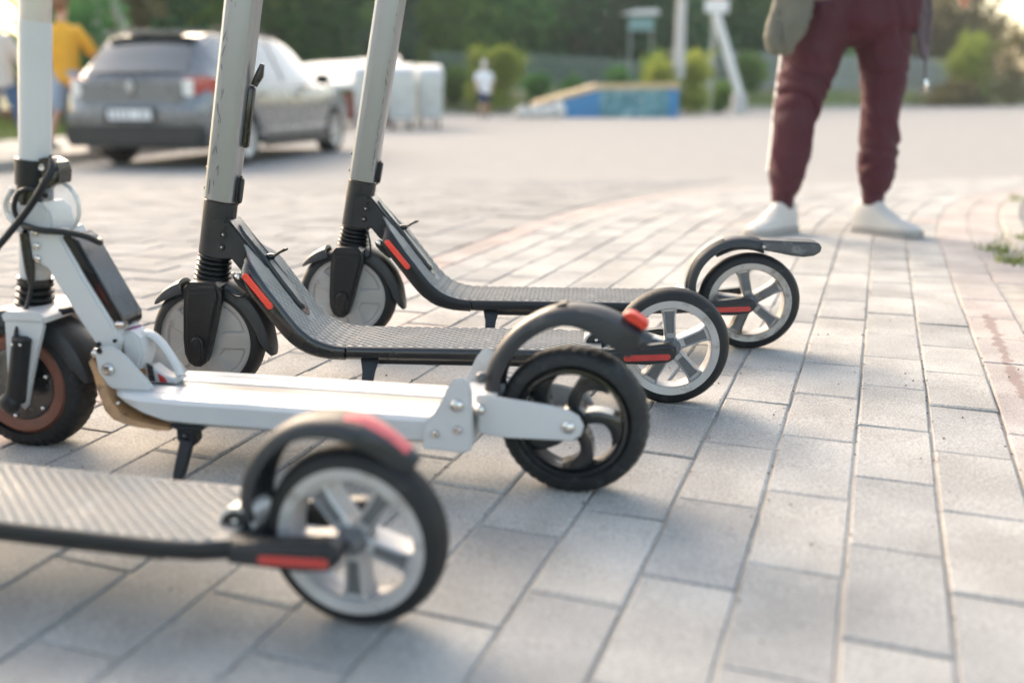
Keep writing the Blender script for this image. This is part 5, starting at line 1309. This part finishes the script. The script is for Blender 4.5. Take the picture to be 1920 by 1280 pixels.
# far fence of pickets
m_fence = mat('pale_fence', (.34, .37, .36), .6, var=.1, vscale=2)
def picket_fence(px0, px1, yd0, yd1, h, label, sp=.16, mm=None):
    x0, x1 = ground_x(px0, yd0), ground_x(px1, yd1); L = math.hypot(x1-x0, yd1-yd0); n = int(L/sp)
    A = empty('picket_fence', (x0, yd0, 0), 0, label=label, cat='fence', group='fences on the far bank'); pk = M()
    def gz(t): x = x0+(x1-x0)*t; y = yd0+(yd1-yd0)*t; return x-x0, y-yd0, G(y)-.06+hill(x, y)
    for i in range(n+1):
        x, y, z = gz(i/n); pk.box((x, y, z+h/2), (.06, .02, h))
    tag(pk.build('pickets', mm or m_fence, A, False), kind='stuff')
    k = max(2, int(L/2.5))
    for i in range(k+1): x, y, z = gz(i/k); M().box((x, y+.06, z+h/2), (.08, .08, h+.15)).build('post', mm or m_fence, A, False)
    for f in (.15, .88):
        M().loft([[(x, y+.02, z+h*f-.03), (x, y+.05, z+h*f-.03), (x, y+.05, z+h*f+.03), (x, y+.02, z+h*f+.03)] for x, y, z in [gz(i/k) for i in range(k+1)]]).build('rail', mm or m_fence, A, False)
picket_fence(815, 1245, 47, 54, 1.55, 'grey green picket fence among bushes above the distant person and the ramp', mm=mat('green_grey_fence', (.17, .24, .21), .6))
picket_fence(1250, 1760, 58, 74, 2.1, 'pale picket fence on the bank right of the lamp post')

# lamp post, road sign with leaning strut, poles on the left, info board
m_conc = mat('pale_concrete', (.50, .49, .48), .8, var=.08, vscale=3)
x, y = ground_x(1265, 40), 40.; A = empty('lamp_post', (x, y, G(y)-.1), 0, label='grey concrete lamp post rising out of the bright bushes', cat='lamp post')
M().tube([(0, 0, 0), (0, 0, 2.2), (0, 0, 8)], [.24, .21, .14], 14).build('pole', m_conc, A); M().tube([(0, 0, 7.9), (0, -.8, 8.3), (0, -1.6, 8.4)], .04, 8).build('arm', m_conc, A); M().box((0, -1.9, 8.38), (.22, .6, .12)).build('lamp_head', m_conc, A)
M().tube([(0, 0, 1.9), (0, 0, 2.05)], .27, 14).build('collar', m_conc, A)
m_swh = mat('sign_white', (.72, .72, .72), .5); m_srd = mat('sign_red', (.55, .04, .04), .5)
y = 42.5; x = ground_x(1325, y); z0 = G(y)-.1+hill(x, y); A = empty('road_sign', (x, y, z0), 0, label='road sign on a thin grey post, red ringed disc above a white plate', cat='road sign')
M().tube([(0, 0, 0), (0, 0, 5.2)], .10, 10).build('post', mat('green_grey_post', (.33, .36, .34), .6), A)
zs = lambda py: CAMH-(py-175)/1867*y-z0
M().prism([(.06+.42*math.cos(R(a)), zs(-8)+.42*math.sin(R(a))) for a in range(0, 360, 15)], -.14, -.11).build('sign_disc', m_swh, A)
M().prism([(.06+.49*math.cos(R(a)), zs(-8)+.49*math.sin(R(a))) for a in range(0, 360, 15)], -.13, -.105).build('red_ring', m_srd, A)
M().prism([(-.42, zs(36)), (.55, zs(36)), (.55, zs(13)), (-.42, zs(13))], -.15, -.12, .02, 1).build('lower_plate', m_swh, A)
yy = 41.5; a_, b_ = Vector((ground_x(1328, yy), yy, CAMH-(38-175)/1867*yy)), Vector((ground_x(1378, yy), yy, CAMH-(176-175)/1867*yy-.05))
o = M().tube([(0, 0, 0), tuple((a_-b_)*.5), tuple(a_-b_)], .17, 12).build('leaning_strut', m_swh, None); o.location = b_; tag(o, 'thick white leaning strut running down right from the road sign', 'strut')
# its dirt footing so that it stands on the bank
hh = G(yy)-.06+hill(b_.x, yy)
M().box((0, 0, (hh-b_.z)/2-.1), (.5, .5, abs(b_.z-hh)+.3)).build('footing', m_conc, o)
for px, lean, lb in ((207, .0, 'upright pale pole behind the grey car, left of its roof'), (222, 1.15, 'slanted pale pole leaning against the upright one behind the grey car')):
    y = 26.; x = ground_x(px, y); o = M().tube([(lean, 0, -.6), (lean*.3, 0, 2.6), (-lean*.35 if lean else 0, 0, 6)], .13, 10).build('utility_pole', mat('weathered_pole', (.26, .25, .22), .9, var=.1), None); o.location = (x, y, G(y)+hill(x, y)); tag(o, lb, 'pole', 'poles behind the grey car')
y = 50.; x = ground_x(1190, y); z0 = G(y)+hill(x, y); A = empty('notice_board', (x, y, z0), 0, label='small teal board with a white gabled top on the bank above the ramp', cat='board')
zb = lambda py: CAMH-(py-175)/1867*y-z0
M().prism([(-.5, zb(66)), (.7, zb(66)), (.7, zb(44)), (-.5, zb(44))], -.04, .04).build('panel', mat('teal_panel', (.16, .30, .30), .5), A)
M().prism([(-.95, zb(39)), (-.2, zb(31)), (.8, zb(30)), (1.0, zb(38))], -.2, .3).build('roof', m_swh, A)
for q in (-.42, .62): M().tube([(q, .0, 0), (q, .0, zb(42))], .035, 8).build('post', m_fence, A)

# low brown wall behind the sidewalk at the left
m_rw = mat('brown_wall', (.24, .12, .08), .9, var=.2, vscale=3)
wp = [(-12.5, 11), (-11.5, 15), (-10.2, 20), (-9.2, 27)]
rr = []
for x, y in wp: rr.append([(x-.1, y, -.5), (x+.1, y, -.5), (x+.1, y, G(y)+.50), (x-.1, y, G(y)+.50)])
tag(M().loft(rr).build('low_wall', m_rw, None), 'low brown wall beyond the sidewalk at the left edge', 'wall')
sp = []
for _ in range(5000):
    y = random.uniform(9, 30); x = -8.3-random.random()*3.5+(y-9)*.09; sp.append((x, y, G(y)-.06+hill(x, y)+.02))
tag(blades('grass', sp, m_blade, .08, .25, .03), 'sunlit rough grass between the sidewalk and the brown wall', 'grass', kind='stuff')
# pale orange bollard at the right edge
q = at(1917, 206); y = 40.; x = ground_x(1919, y); o = M().lathe([(.001, 0), (.16, 0), (.16, .06), (.12, .1), (.12, .85), (.10, .95), (.05, 1.0), (.001, 1.01)], (0, 0, 0), 'z', 20).build('bollard', mat('pale_orange', (.65, .32, .16), .5), None)
o.location = (x, y, G(y)); tag(o, 'pale orange bollard at the right picture edge on the far road', 'bollard')

finish()

# ------------------------------------------------------------------ evening haze
hz = M().box((0, 150, 18), (520, 330, 44)); hm = bpy.data.materials.new('haze'); hm.use_nodes = True; n = hm.node_tree.nodes; n.remove(n['Principled BSDF'])
pv = n.new('ShaderNodeVolumePrincipled'); pv.inputs['Color'].default_value = (.85, .95, 1, 1); pv.inputs['Density'].default_value = .0006; pv.inputs['Anisotropy'].default_value = .3
hm.node_tree.links.new(pv.outputs[0], n['Material Output'].inputs['Volume'])
tag(hz.build('haze', hm, None, False), kind='stuff')
